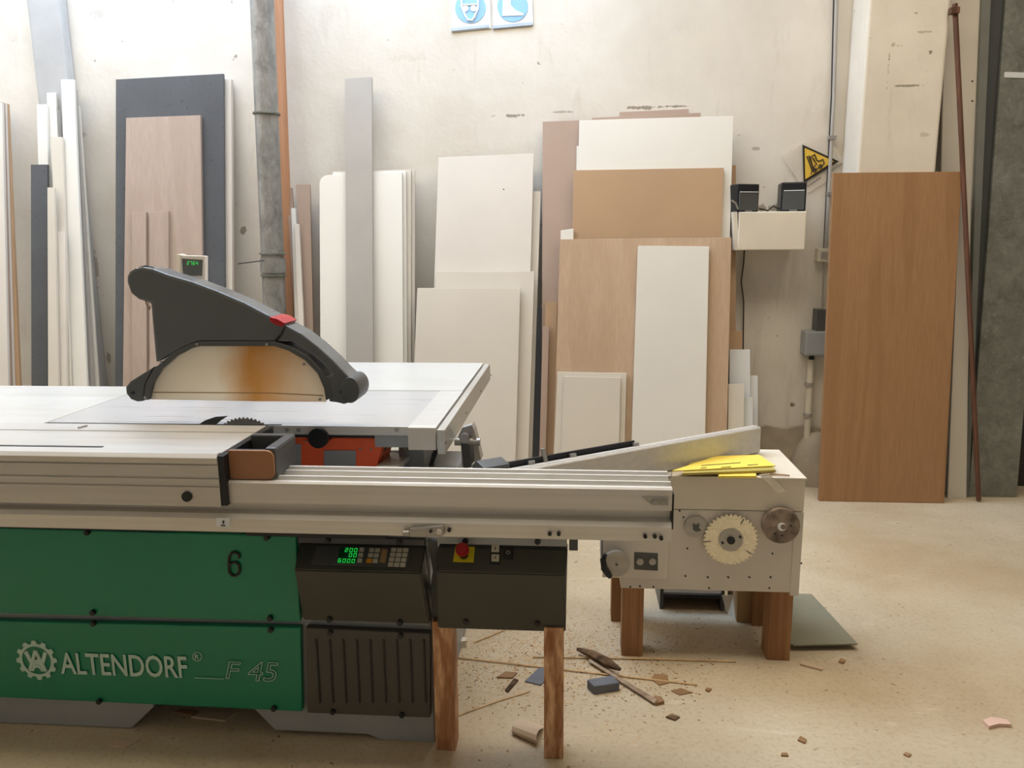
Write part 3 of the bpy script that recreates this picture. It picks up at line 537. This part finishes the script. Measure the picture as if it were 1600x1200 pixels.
MB().cyl(P(635,833,Y=1.955),(1,0,0),.009,.018,n=14).obj('latch_pin','steel',lt); MB().cyl(P(686,831,Y=1.943),(0,1,0),.007,.008,n=16,bev=.001).obj('bolt','alu',lt); MB().cyl(P(673,830,Y=1.943),(0,1,0),.004,.008,n=12).obj('hole','blackp',lt)
MB().box(XL,P(250,828,Y=2.0).x,2.0,2.05,.688,.699).obj('black_slot','blackp',rb)
MB().box(P(390,838,Y=2.0).x,P(606,838,Y=2.0).x,1.978,2.05,.690,.6995).obj('black_slot','blackp',rb)
# sliding table
X1=P(346,750,Y=1.97).x
z=lambda y:P(0,y,Y=1.955).z
YF=1.955
sec=[(YF,.782),(YF,z(756)),(YF+.004,z(755)),(YF+.004,z(753.5)),(YF,z(752.5)),(YF,z(743.5)),(YF+.004,z(743)),(YF+.004,z(741)),(YF,z(740)),(YF,z(722.5)),(YF+.004,z(722)),(YF+.004,z(720.5)),(YF-.003,z(719.5)),(YF-.005,.922),(YF+.005,.932),(YF+.022,.932),(YF+.024,.929),(2.205,.929),(2.207,.923),(2.214,.923),(2.216,.929),(2.30,.929),(2.312,.920),(2.312,.80)]
stb=sweep(sec,XL,X1,'sliding_table','slide',SAW)
MB().cyl(P(292,776,Y=1.953),(0,1,0),.0145,.006,n=24).obj('black_plug','blackp',stb)
MB().box(XL,P(163,697,Z=.93).x,2.02,2.03,.9285,.9305).obj('groove','blackp',stb)
for a0,a1 in (((122,668),(136,665)),): MB().tube([P(*a0,Z=.932),P(*a1,Z=.932)],.003,6).obj('lever','steel',stb)
MB().box(X1,X1+.018,YF+.002,2.31,.784,.927,.002).obj('black_end_cap','blackp',stb)
# end handle: hollow tray with brown face
hx0=X1+.018; hx1=P(428,728,Y=1.985).x; hz0=P(385,749,Y=1.985).z; hz1=P(385,704,Y=1.985).z
def rr(x0,x1,z0,z1,Y,rd=.02):
    A=[Vector((x0,Y,z0))]; 
    for k in range(6): t_=-pi/2+pi/2*k/5; A.append(Vector((x1-rd+rd*cos(t_),Y,z0+rd+rd*sin(t_))))
    for k in range(6): t_=pi/2*k/5; A.append(Vector((x1-rd+rd*cos(t_),Y,z1-rd+rd*sin(t_))))
    A.append(Vector((x0,Y,z1))); return A
MB().prism(rr(hx0,hx1,hz0,hz1,1.985),(0,.008,0),.0015).obj('brown_handle_face','face',stb)
mb=MB(); A=[]
outl=rr(hx0,hx1+.003,hz0,hz1+.006,1.993)
mb.box(hx1-.028,hx1+.004,1.993,2.15,hz0,hz1+.006,.008); mb.box(hx0,hx1,2.135,2.16,hz0,hz1+.006,.005); mb.box(hx0,hx1-.02,1.993,2.0,hz0,hz1); mb.box(hx0,hx1-.02,2.0,2.14,hz0,hz0+.01)
mb.obj('hollow_handle','dgrey',stb)
# fixed tables
Z9=.9
tx0=P(90,654,Z=Z9).x; txr=P(640,665,Z=Z9).x; yb=P(689,611,Z=Z9).y
MB().box(tx0,txr,2.435,yb,Z9-.035,Z9,.002).obj('cast_iron_table','iron',SAW,label='grey ground cast iron table')
MB().box(XL,tx0-.001,2.34,3.08,Z9-.04,Z9+.001,.002).obj('extension_table','table',SAW)
rcx=P(682,668,Z=Z9).x
MB().box(P(480,600,Z=Z9).x-.45,rcx-.002,yb+.001,3.75,Z9-.04,Z9+.002,.002).obj('extension_table','table',SAW)
MB().box(tx0,P(480,600,Z=Z9).x-.451,yb+.001,3.08,Z9-.04,Z9+.001,.002).obj('extension_table','table',SAW)
MB().box(txr,rcx-.001,2.43,yb,Z9-.04,Z9+.001,.001).obj('table_side_strip','table',SAW)
q0=P(640,702,Y=2.415); MB().box(txr,rcx-.001,2.405,2.43,q0.z,Z9+.002,.003).obj('end_cap','boxg',SAW)
ap=MB().box(P(410,670,Y=2.425).x,txr-.001,2.425,2.436,P(500,678,Y=2.425).z,Z9-.001,.001).obj('table_apron','alu',SAW)
for x in (449,467,620): MB().cyl(P(x,671.5,Y=2.425),(0,1,0),.0075,.01,n=14).obj('bolt','steel',ap)
MB().cyl(P(498,684,Y=2.42),(0,1,0),.034,.02,n=32).obj('scoring_guard','blackp',SAW)
MB().box(P(410,680,Y=2.44).x,P(585,680,Y=2.44).x,2.44,2.47,P(500,683,Y=2.44).z,Z9-.036).obj('underframe','blackp',SAW)
MB().box(P(585,680,Y=2.44).x,txr-.001,2.44,2.52,P(600,699,Y=2.44).z,Z9-.036,.002).obj('underframe','grey',SAW)
# fence guide rail running front to back on the right
fx=P(695,674,Y=2.40).x
q=P(692,710,Y=2.40); rl=MB().box(rcx+.004,fx,2.40,3.76,q.z,Z9-.004,.003).obj('guide_rail','alu_y',SAW)
for (x,y) in ((696,692),(728,645),(751,611),(767,586)):
    k=fx/ray(x,y).x; qq=ray(x,y)*k; MB().cyl((fx,qq.y,H+qq.z),(1,0,0),.004,.004,n=10).obj('bolt','blackp',rl)
# orange hood cover under the table
oc=MB().prism(loop([(440,683),(476,683),(498,700),(520,684),(590,684),(598,694),(586,740),(440,740)],2.48),(0,.2,0),.003).obj('orange_cover','orange',SAW)
MB().prism(loop([(506,704),(556,704),(556,735),(506,735)],2.476),(0,.006,0)).obj('grey_label','grey',oc)
MB().prism(loop([(452,694),(470,694),(470,735),(452,735)],2.476),(0,.006,0)).obj('grey_label','grey',oc)
for x,y in ((478,690),(505,692),(563,702),(580,702)): MB().cyl(P(x,y,Y=2.478),(0,1,0),.0035,.005,n=10).obj('rivet','steel',oc)
mb=MB().cyl(P(592,706,Y=2.55),(1,0,0),.02,.03).tube([P(590,708,Y=2.5),P(600,700,Y=2.55),P(606,690,Y=2.6)],.009,8); mb.obj('hose','blackp',SAW)
mb=MB().prism([P(588,728,Y=2.42),P(622,728,Y=2.42),P(640,712,Y=2.6),P(612,706,Y=2.75)],(0,0,-.02),.002); mb.obj('bracket_plate','alu',SAW)
mb=MB().box(P(622,690,Y=2.6).x,P(662,690,Y=2.6).x,2.6,2.8,P(640,738,Y=2.6).z,P(640,700,Y=2.6).z,.004); mb.obj('side_casting','grey',SAW)
for x,y in ((628,722),(634,700)): MB().cyl(P(x,y,Y=2.58),(.6,1,.4),.007,.03,n=12).obj('bolt','steel',SAW)
MB().tube([P(683,700,Y=2.47),P(678,712,Y=2.46),P(674,726,Y=2.46),P(673,745,Y=2.46)],.009,8).obj('hose','rubber',SAW)
# blade and riving knife
def disc(c,rad,teeth,th,td):
    out=[]
    for k in range(teeth):
        for q_,rr_ in ((0,rad),(.35,rad),(.55,rad-td),(.85,rad-td*.6)):
            ph=2*pi*(k+q_)/teeth; out.append(Vector((c[0]+cos(ph)*rr_,c[1],c[2]+sin(ph)*rr_)))
    return out,(0,th,0)
bc=P(381,652,Y=2.385); A,vv=disc((bc.x,2.385,bc.z-.125),.125,56,.003,.006)
MB().prism(A,vv).obj('saw_blade','steel',SAW)
MB().prism(loop([(309,664),(320,657),(336,651.5),(356,650),(345,657),(337,664),(330,680),(305,680)],2.384),(0,.004,0)).obj('riving_knife','dgrey',SAW)
MB().prism(loop([(236,663.2),(440,663.2),(440,664.5),(236,664.5)],2.33),(0,.003,0)).obj('blade_slot','blackp',stb)
# overhead guard
GY=2.35; th=.10
GU=MB().prism(loop([(198,441),(198,432),(202,424),(210,419),(222,417),(238,420),(262,429),(300,440),(340,455),(382,473),(420,493),(446,508),(441,522),(430,534),(310,534),(293,540),(272,551),(243,567),(239,520),(235,474),(216,468),(204,458)],GY),(0,th,0),.012).obj('overhead_guard','hood',SAW)
MB().prism(loop([(270,551),(296,538),(310,534),(430,534),(452,541),(480,556),(502,578),(513,600),(517,622),(509,626),(506,607),(496,584),(476,563),(450,548),(428,541),(312,541),(299,544),(275,557),(252,577),(239,597),(232,625),(224,625),(227,600),(240,576)],GY-.006),(0,th+.012,0),.003).obj('window_frame','dgrey',GU)
MB().prism(loop([(232,624),(237,601),(252,577),(276,557),(300,544),(312,541),(428,541),(450,548),(476,563),(496,584),(506,607),(509,628),(400,627)],GY+.01),(0,.008,0)).obj('yellowed_window','acryl',GU)
MB().tube(loop([(240,613),(420,614),(505,618)],GY+.006),.002,6).obj('window_seam','card',GU)
MB().prism(loop([(240,573),(226,600),(224,627),(214,628),(204,624),(197,615),(196,605),(203,596)],GY-.004),(0,th+.008,0),.006).obj('front_lug','dgrey',GU)
MB().prism(loop([(446,508),(470,521),(496,541),(520,563),(540,584),(547,590),(553,596),(557,606),(555,620),(547,629),(537,632),(526,629),(514,628),(512,603),(500,587),(522,587),(503,567),(480,548),(458,534),(431,534),(441,522)],GY),(0,th,0),.006).obj('handle_strap','hood',GU)
MB().prism([P(546,610,Y=GY-.01)+Vector((cos(k*pi/12)*.032,0,sin(k*pi/12)*.042)) for k in range(24)],(0,th+.02,0),.004).obj('pivot_cap','dgrey',GU,True)
MB().prism(loop([(458,535),(470,536),(488,553),(510,580),(500,583),(478,560)],GY+.07),(0,.02,0)).obj('inner_arc','cream',GU)
MB().prism(loop([(421,495),(433,498),(445,505),(441,511),(430,508),(421,502)],GY-.006),(0,th+.012,0),.003).obj('red_clip','red',GU)
MB().tube([P(240+k*0,0,Y=GY) if False else P(x,y,Y=GY-.004) for x,y in ((444,511),(440,520),(430,532))],.0018,5).obj('joint_line','blackp',GU)
MB().tube(loop([(217,419),(228,416),(240,419),(247,425)],GY+.03),.004,8).obj('cap_seam','blackp',GU)
MB().cyl(P(228,428,Y=GY+.05),(.2,0,1),.035,.03,n=24,bev=.006).obj('hinge_cap','boxg',GU,True)
for x,y in ((207,614),(533,612)): MB().cyl(P(x,y,Y=GY-.006),(0,1,0),.005,.008,n=12).obj('bolt','blackp',GU)
for x,y in ((252,566),(308,538),(417,538),(475,569),(227,621),(500,624)): MB().cyl(P(x,y,Y=GY-.008),(0,1,0),.0045,.006,n=10).obj('rivet','steel',GU)
MB().tube(loop([(226,467),(229,476),(234,484),(235,478)],GY+.02),.002,6).obj('cord','card',GU)
# carrying arm and post behind the guard
q=P(285,500,Y=2.44); MB().tube([Vector((q.x,2.44,q.z)),Vector((q.x,2.7,q.z-.02)),Vector((q.x,2.84,q.z-.06)),Vector((q.x,2.88,q.z-.12)),Vector((q.x,2.88,Z9))],.03,16).obj('guard_arm','hood',SAW,True)
# digital readout
q0=P(278,470,Y=3.1); q1=P(318,397,Y=3.1); ro=MB().prism(loop([(282,399),(320,400),(320,446),(322,500),(284,500)],3.1),(0,.03,0),.003).obj('digital_readout','boxg',SAW)
MB().prism(loop([(276,397),(282,398),(284,500),(280,500)],3.098),(0,.05,0),.001).obj('side_plate','boxw',ro)
sc=MB().prism(loop([(284,404),(316,406),(315,431),(286,431)],3.096),(0,.006,0)).obj('screen','dgrey',ro)
mb=MB(); 
for i,ch in enumerate('2764'): seg(ch,292+i*4.6,408.5+i*.2,2.6,5,(3.092,0),mb,.15,.0)
mb.obj('digits','led',ro)
MB().prism(loop([(322,452),(344,452),(344,462),(322,462)],3.1),(0,.06,0),.004).obj('readout_bracket','boxg',SAW)
q=P(302,500,Y=3.12); MB().box(q.x-.015,q.x+.015,3.0,3.03,Z9,q.z,.002).obj('readout_post','grey',SAW)
# bracket on the right that carries the crosscut fence
q=P(713,690,Y=2.6)
MB().cyl((fx+.045,2.6,q.z),(1,0,0),.014,.09,n=18).obj('bracket_pin','steel',SAW)
MB().cyl(P(726,684,Y=2.59),(0,1,0),.017,.03,n=20,bev=.002).obj('bracket_bolt','steel',SAW)
MB().prism(loop([(722,668),(737,664),(740,680),(741,722),(732,730),(722,730),(720,695),(712,690)],2.6),(0,.03,0),.002).obj('bracket_arm','grey',SAW)
MB().prism(loop([(737,664),(741,672),(752,718),(742,724)],2.59),(0,.06,0),.001).obj('bracket_web','greyboard',SAW)
MB().prism(loop([(720,690),(732,694),(737,730),(725,732)],2.585),(0,.012,0)).obj('bracket_strap','dgrey',SAW)
# ------------------------------------------------------------------ timber props under the right desk
for (x0,x1,yb_,Yl,lb) in ((681,712,1170,2.035,'pine timber post under the left end of the charcoal desk'),(850,880,1188,2.02,'knotty pine timber post under the right end of the desk')):
    zt=P(780,974,Y=2.03).z; A=P(x0,yb_,Y=Yl).x; B=P(x1,yb_,Y=Yl).x
    MB().box(A,B,Yl,Yl+.07,0,zt-.004,.002).obj('timber_post','timber',label=lb,cat='post',group='timber posts propping the saw desk')
# ------------------------------------------------------------------ crosscut fence
dr=(Vector((.709,2.9,0))-Vector((-.235,2.25,0))); dn=dr.normalized(); nb=Vector((-dn.y,dn.x,0))
A0=Vector((-.235,2.25,0)); CF=empty('crosscut_fence',(.2,2.56,.70),'long aluminium fence lying slantwise from the saw onto the cream cabinet','fence')
def fsec(pts,t0,t1,name,m,bev=0):
    q=[A0+dr*t0+nb*u_+Vector((0,0,w_)) for u_,w_ in pts]; return MB().prism(q,dr*(t1-t0),bev).obj(name,m,CF)
fsec([(0,.697),(0,.790),(.004,.795),(.010,.795),(.010,.790),(.014,.790),(.014,.796),(.022,.796),(.022,.790),(.028,.790),(.028,.795),(.036,.795),(.036,.697)],-.12,1.0,'extrusion','alu')
fsec([(.045,.70),(.045,.812),(.052,.812),(.052,.70)],.03,.50,'stop_bar','blackp')
for t_ in (.12,.26,.49): fsec([(.034,.795),(.05,.795),(.05,.806),(.034,.806)],t_,t_+.02,'clamp','steel')
fsec([(.03,.79),(.04,.79),(.06,.835),(.05,.835)],.17,.182,'lever','steel')
fsec([(.036,.70),(.12,.70),(.12,.80),(.09,.82),(.036,.81)],-.02,.06,'mount','dgrey',.004)
# ------------------------------------------------------------------ cream cabinet on timber legs
CX0,CX1,CY0,CY1=.172,.793,2.60,2.96
zb_=.268; zl=P(1150,797,Y=CY0).z; ztp=.692
CB=empty('cabinet',((CX0+CX1)/2,2.78,0),'cream box cabinet on timber legs holding saw blades and a handwheel','cabinet')
MB().box(CX0,CX1,CY0,CY1,zb_,zl-.002,.003).obj('body','boxg',CB)
MB().box(CX0-.0,CX1+.001,CY0-.002,CY1,zl,ztp-.008,.003).obj('lid_box','boxw',CB)
MB().box(CX0-.0,CX1+.004,CY0-.006,CY1,ztp-.008,ztp-.001,.001).obj('top_board','boxw',CB)
MB().box(CX1-.028,CX1+.002,CY0-.003,CY0+.02,zb_-.01,zl-.004,.001).obj('edge_strip','cream',CB)
MB().box(P(942,845,Y=2.59).x,P(1044,845,Y=2.59).x,2.588,2.60,P(942,902,Y=2.59).z,P(942,842,Y=2.59).z,.002).obj('side_panel','boxg',CB)
MB().box(P(942,845,Y=2.59).x-.004,P(946,845,Y=2.59).x,2.59,2.75,P(942,888,Y=2.59).z,P(942,800,Y=2.59).z).obj('side_edge','dgrey',CB)
mb=MB()
for x,y in ((1000,916),(985,917),(1021,917),(1108,919),(1202,919),(1068,808),(1062,798),(1071,900),(1106,902),(1138,902),(1171,902),(1204,902),(1207,865),(1074,857),(1252,880)): mb.cyl(P(x,y,Y=CY0-.002),(0,1,0),.0032,.004,n=8)
mb.obj('screw_heads','blackp',CB)
for (x0,x1,Y_,m_) in ((971,1004,2.605,'redtimber'),(1198,1234,2.61,'timber')):
    A=P(x0,1028,Y=Y_).x; B=P(x1,1028,Y=Y_).x; MB().box(A,B,Y_,Y_+.085,0,zb_,.002).obj('leg','redtimber',CB)
A=P(955,965,Y=2.86).x; MB().box(A,A+.085,2.86,2.94,0,zb_,.002).obj('leg','redtimber',CB)
MB().box(CX1-.09,CX1-.01,2.86,2.94,0,zb_,.002).obj('leg','redtimber',CB)
wc=P(963,880,Y=2.55)
hw=MB().cyl(wc,(0,1,0),.047,.022,n=40,bev=.003).obj('handwheel','steel',CB,True)
MB().cyl(wc-Vector((0,.012,0)),(0,1,0),.004,.006,n=10).obj('hub','dgrey',hw)
MB().cyl(wc+Vector((0,.03,0)),(0,1,0),.016,.05,n=16).obj('shaft','steel',hw)
MB().tube(loop([(946,866),(942,875),(944,888),(950,897),(954,902)],2.53),[.008,.011,.012,.011,.008],10).obj('grip','blackp',hw,True)
sw=MB().prism(loop([(991,863),(1028,865),(1028,892),(991,890)],2.585),(0,.008,0),.001).obj('switch_plate','dgrey',CB)
for x in (1000,1019.5): MB().cyl(P(x,877.5,Y=2.583),(0,1,0),.0125,.012,n=20,bev=.003).obj('push_button','steel',sw,True)
# blades hung on the cabinet front
c=P(1142,844,Y=2.58); A,vv=disc((c.x,2.583,c.z),.093,36,.004,.007)
t=MB().prism(A,vv).obj('saw_blade','brass',label='large toothed circular saw blade hung in the middle of the cream cabinet',cat='blade')
MB().cyl((c.x,2.581,c.z),(0,1,0),.042,.002,n=36).obj('collar_mark','steel',t)
MB().cyl((c.x,2.578,c.z),(0,1,0),.0135,.010,n=24).obj('bore','blackp',t)
for dx,dz in ((.031,.013),(-.028,-.010)): MB().cyl((c.x+dx,2.579,c.z+dz),(0,1,0),.0045,.006,n=12).obj('pin_hole','blackp',t)
for ph in (62,186,-35):
    d_=Vector((cos(radians(ph)),0,sin(radians(ph)))); MB().tube([Vector((c.x,2.5815,c.z))+d_*.068,Vector((c.x,2.5815,c.z))+d_*.088],.0014,5).obj('expansion_slot','blackp',t)
c=P(1087,823,Y=2.59); A,vv=disc((c.x,2.592,c.z),.040,30,.003,.003); t=MB().prism(A,vv).obj('saw_blade','steel',label='smallest grey saw blade, hung left of the large one',cat='blade')
MB().prism(loop([(1083,818),(1088,821),(1093,818),(1092,825),(1096,829),(1088,831),(1083,828)],2.589),(0,.004,0)).obj('bore','dgrey',t)
c=P(1221,822,Y=2.57); t=MB().cyl((c.x,2.582,c.z),(0,1,0),.062,.034,n=48,bev=.003).obj('grinding_disc','rust',label='mottled grinding disc hung at the right end of the cream cabinet',cat='disc',smooth=True)
MB().cyl((c.x,2.563,c.z+.0),(0,1,0),.014,.006,n=24).obj('bore','signw',t); MB().cyl((c.x+.004,2.561,c.z+.001),(0,1,0),.009,.006,n=20).obj('hub_bolt','rust',t)
for dx,dz in ((.003,-.032),(-.02,-.026),(.03,.004)): MB().cyl((c.x+dx,2.564,c.z+dz),(0,1,0),.003,.004,n=8).obj('pin_hole','blackp',t)
# yellow folders on the cabinet
def sheet(px,z0,z1,m,name,label,cat,grp=None,bev=.001):
    q=[P(x,y,Z=z0) for x,y in px]; return MB().prism(q,(0,0,z1-z0),bev).obj(name,m,label=label,cat=cat,group=grp)
g='yellow folders on the cream cabinet'
sheet([(1122,747),(1182,747),(1180,739),(1124,739)],.692,.700,'paper','folder','small yellow card edge lowest in the folder pile at the front','folder',g)
sheet([(1066,743),(1212,738),(1196,722),(1080,724)],.7005,.709,'paperd','folder','dull yellow folder lying under the bright yellow one','folder',g)
t=sheet([(1050,737),(1212,729),(1186,712),(1118,714)],.710,.714,'paper','folder','bright yellow folder with black lines on top of the pile','folder',g)
mb=MB()
for (x0,y0,x1,y1) in ((1096,727.5,1157,723),(1168,727,1184,726),(1095,731.5,1104,731),(1127,730.5,1142,729.5)): mb.tube([P(x0,y0,Z=.7145),P(x1,y1,Z=.7145)],.0018,5)
mb.obj('printed_lines','signk',t)
MB().prism([P(1186,742,Y=2.593),P(1202,740,Y=2.59),P(1228,767,Y=2.585),P(1216,771,Y=2.585)],(0,.003,0)).obj('plastic_bag','bag',label='scrap of clear plastic film hanging over the front of the cream cabinet',cat='plastic')
MB().tube([P(1188,739,Z=.697),P(1210,741,Z=.697),P(1234,743,Z=.697)],.003,6).obj('twig','chip',label='thin brown strip lying beside the yellow folders',cat='strip')
sheet([(1005,748),(1048,748),(1050,742),(1010,742)],.692,.702,'greyboard','strip','short grey strip lying under the fence on the cream cabinet','strip')
# things under and beside the cabinet
t=empty('crate',(.42,3.15,0),'dark open drawer box with a white front edge under the cream cabinet','box')
x0=P(1030,945,Y=3.0).x; x1=P(1130,945,Y=3.0).x
MB().box(x0,x0+.014,2.98,3.3,0,.17).obj('side','dgrey',t); MB().box(x1-.014,x1,2.98,3.3,0,.17).obj('side','dgrey',t); MB().box(x0,x1,3.29,3.3,0,.17).obj('back','batten',t); MB().box(x0+.014,x1-.014,2.985,3.3,.05,.065).obj('bottom','blackp',t); MB().box(x0+.014,x1-.014,2.98,2.99,.075,.115,.003).obj('front_edge','signw',t)
x0=P(1152,975,Z=0).x; MB().box(x0,x0+.16,2.89,3.08,0,.19,.003).obj('cardboard_box','card',label='brown cardboard box on the floor behind the right leg of the cabinet',cat='box')
MB().prism([P(1128,930,Y=2.97),P(1146,930,Y=2.97),P(1150,975,Y=2.9),P(1152,983,Y=2.85),P(1136,962,Y=2.95)],(0,.003,0)).obj('plastic_film','bag',label='crumpled translucent film beside the cardboard box under the cabinet',cat='plastic')
t=MB().prism([P(x,y,Z=.02) for x,y in ((1218,928),(1268,930),(1340,1008),(1240,1010),(1224,1003))],(0,0,.006),.001).obj('steel_plate','slab',label='grey sheet lying on the floor right of the cabinet leg',cat='plate')
MB().box(.90,1.0,2.82,3.05,0,.02).obj('spacer','chip',t)
# ------------------------------------------------------------------ litter on the floor
def litter(px,h,m,name,label,cat,grp=None,bev=.001,z0=0):
    return MB().prism([P(x,y,Z=z0) for x,y in px],(0,0,h),bev).obj(name,m,label=label,cat=cat,group=grp)
litter([(915,1073),(930,1087),(969,1079),(966,1068),(958,1060),(920,1064)][0:0] or [(917,1075),(928,1086),(968,1080),(957,1068)],.032,'block','foam_block','blue-grey rectangular block on the floor between saw and cabinet','block',bev=.003)
q0=P(921,1032,Z=.012); q1=P(1026,1098,Z=.008); MB().tube([q0,q1],[.006,.011],4).obj('wood_strip','strip',label='long pale wooden strip pointing at the floor behind the blue-grey block',cat='strip')
mb=MB(); mb.tube([P(902,1014,Z=.02),P(925,1022,Z=.025),P(950,1036,Z=.03),P(969,1046,Z=.03)],[.006,.016,.018,.006],6); mb.obj('bark_strip','bark',label='dark splintered piece of bark on the floor above the pale strip',cat='bark')
litter([(1019,1098),(1026,1103),(1038,1100),(1033,1093),(1022,1092)],.012,'chip','wood_chip','brown chip at the near end of the long pale strip','chip')
litter([(1018,1062),(1030,1072),(1045,1068),(1043,1056),(1022,1054)],.004,'chip','wood_chip','round brown flake on the floor right of the long strip','chip')
litter([(1048,1080),(1062,1087),(1083,1083),(1064,1076)],.003,'chip','wood_chip','flat brown flake right of the round one','chip')
litter([(820,1066),(845,1072),(851,1066),(851,1045),(842,1045)],.005,'block','scrap','blue-grey triangular scrap beside the right pine post','scrap')
litter([(714,1006),(729,1006),(729,1012),(714,1013)],.028,'boxw','wood_offcut','small white-topped wooden offcut right of the left pine post','offcut')
litter([(776,1060),(800,1061),(808,1053),(790,1051)],.006,'chip','wood_chip','brown flake on the floor left of the triangular scrap','chip')
litter([(789,1080),(794,1083),(810,1064),(803,1062)],.006,'bark','wood_chip','dark splinter standing on the floor left of the triangular scrap','chip')
litter([(1102,1080),(1108,1082),(1112,1078),(1104,1076)],.006,'chip','wood_chip','tiny brown chip right of the flat flakes','chip')
litter([(1250,1040),(1284,1049),(1286,1046),(1252,1034)],.008,'paperb','wood_strip','short pale sliver on the floor in front of the right cabinet leg','strip')
litter([(1310,1036),(1318,1038),(1321,1034),(1313,1031)],.008,'chip','wood_chip','tiny chip right of the short pale sliver','chip')
litter([(1535,1130),(1545,1140),(1560,1136),(1580,1137),(1572,1129),(1548,1125)],.012,'pink','wood_chip','crumbly pinkish lump on the bright floor at the right','lump')
litter([(1246,1158),(1258,1163),(1260,1157),(1250,1152)],.006,'chip','wood_chip','small chip on the shaded floor at the bottom right','chip')
litter([(1220,1182),(1232,1183),(1230,1178),(1221,1178)],.005,'chip','wood_chip','small chip at the bottom edge below the cabinet','chip')
litter([(1411,1180),(1420,1184),(1424,1180),(1415,1177)],.005,'chip','wood_chip','small dark chip at the bottom right of the floor','chip')
litter([(1100,1078),(1108,1083),(1113,1078)],.004,'bark','wood_chip','dark speck of wood in the shade under the cabinet','chip') if False else None
litter([(1040,1122),(1055,1127),(1062,1122),(1050,1117)],.006,'bark','wood_chip','dark chip below the near end of the long pale strip','chip')
# curled abrasive paper
mb=MB(); pts=[]
o0=P(800,1148,Z=0); ux=(P(838,1166,Z=0)-o0); uy=(P(851,1140,Z=0)-P(838,1166,Z=0))
b=bmesh.new(); prev=None
prof=[(0,.004),(-.01,.018),(.004,.03),(.03,.026),(.06,.012),(.10,.004)]
prof=[(.014,.003),(0,.006),(-.004,.016),(.004,.025),(.02,.028),(.045,.02),(.08,.006)]
uy_=uy.normalized(); 
for (t_,h_) in prof:
    A=b.verts.new(o0+uy_*t_+Vector((0,0,h_))); B=b.verts.new(o0+ux+uy_*t_*1.1+Vector((0,0,h_*1.3)))
    if prev: b.faces.new((prev[0],prev[1],B,A))
    prev=(A,B)
ex=bmesh.ops.extrude_face_region(b,geom=list(b.faces)); bmesh.ops.translate(b,verts=[e for e in ex['geom'] if isinstance(e,bmesh.types.BMVert)],vec=(0,0,.0015)); bmesh.ops.recalc_face_normals(b,faces=b.faces); mb.add(b)
mb.obj('abrasive_paper','paperb',label='curled piece of brown abrasive paper on the floor left of the right pine post',cat='paper',smooth=True)
# thin battens on the floor
MB().tube([P(704,1026,Z=.005),P(900,1048,Z=.006),P(1090,1070,Z=.003)],.003,4).obj('thin_batten','dust',label='long thin stick on the floor running from the saw to the brown flakes',cat='stick')
MB().tube([P(833,1026,Z=.005),P(1000,1029,Z=.005),P(1150,1034,Z=.003)],.003,4).obj('thin_batten','dust',label='thin stick on the floor passing in front of the left cabinet leg',cat='stick')
MB().tube([P(740,1004,Z=.004),P(765,994,Z=.004),P(790,983,Z=.004)],.003,4).obj('thin_batten','dust',label='short stick slanting on the floor behind the two pine posts',cat='stick')
MB().tube([P(715,1118,Z=.003),P(770,1098,Z=.003),P(828,1080,Z=.003)],.0028,4).obj('thin_batten','dust',label='faint stick slanting between the feet of the two pine posts',cat='stick')
litter([(170,1166),(196,1170),(220,1156),(200,1158),(180,1158)],.004,'paperb','scrap','curled paper scrap on the floor in front of the saw foot','scrap')
litter([(298,1122),(352,1128),(370,1116),(320,1112)],.006,'paperb','scrap','pale flat scrap on the floor under the green saw body','scrap')
litter([(270,1114),(300,1119),(310,1113),(282,1110)],.006,'chip','scrap','brown scrap left of the pale one under the saw body','scrap')
# sawdust
mb=MB(); bm=mb.bm; rnd=random.Random(3)
def flake(x,y,s_):
    ph=rnd.random()*pi; dx=Vector((cos(ph),sin(ph),0))*s_; dy=Vector((-sin(ph),cos(ph),0))*s_*rnd.uniform(.25,.7); o_=Vector((x,y,.0006)); tz=Vector((0,0,s_*rnd.uniform(.15,.5)))
    v_=[bm.verts.new(q) for q in (o_-dx-dy,o_+dx-dy,o_+dx+dy,o_-dx+dy,o_+tz)]
    for i in range(4): bm.faces.new((v_[i],v_[(i+1)%4],v_[4]))
for i in range(6500):
    px=rnd.gauss(860,110); py=rnd.gauss(1025,34)
    if 680<px<1240 and 950<py<1180: q=P(px,py,Z=0); flake(q.x,q.y,rnd.choice((.0012,.0018,.0025,.004)))
for i in range(1500):
    px=rnd.uniform(0,1600); py=rnd.uniform(930,1200); q=P(px,py,Z=0); flake(q.x,q.y,rnd.choice((.001,.0015,.003)))
mb.obj('sawdust','dust',label='pale sawdust and shavings scattered over the floor between saw and cabinet',cat='sawdust',kind='stuff')
mb=MB(); bm=mb.bm
for i in range(1100):
    px=rnd.gauss(880,130); py=rnd.gauss(1040,45)
    if 690<px<1300 and 950<py<1190: q=P(px,py,Z=0); flake(q.x,q.y,rnd.choice((.002,.003,.0045)))
mb.obj('wood_shavings','chip',label='brown wood shavings strewn over the sawdust between saw and cabinet',cat='shavings',kind='stuff')
# ------------------------------------------------------------------ world and view
W=bpy.data.worlds.new('world'); S.world=W; W.use_nodes=True; bg=W.node_tree.nodes['Background']; bg.inputs[0].default_value=(1,.92,.84,1); bg.inputs[1].default_value=.25
vs=S.view_settings; vs.view_transform='Standard'; vs.look='None'; vs.gamma=1; vs.exposure=0; vs.use_curve_mapping=False
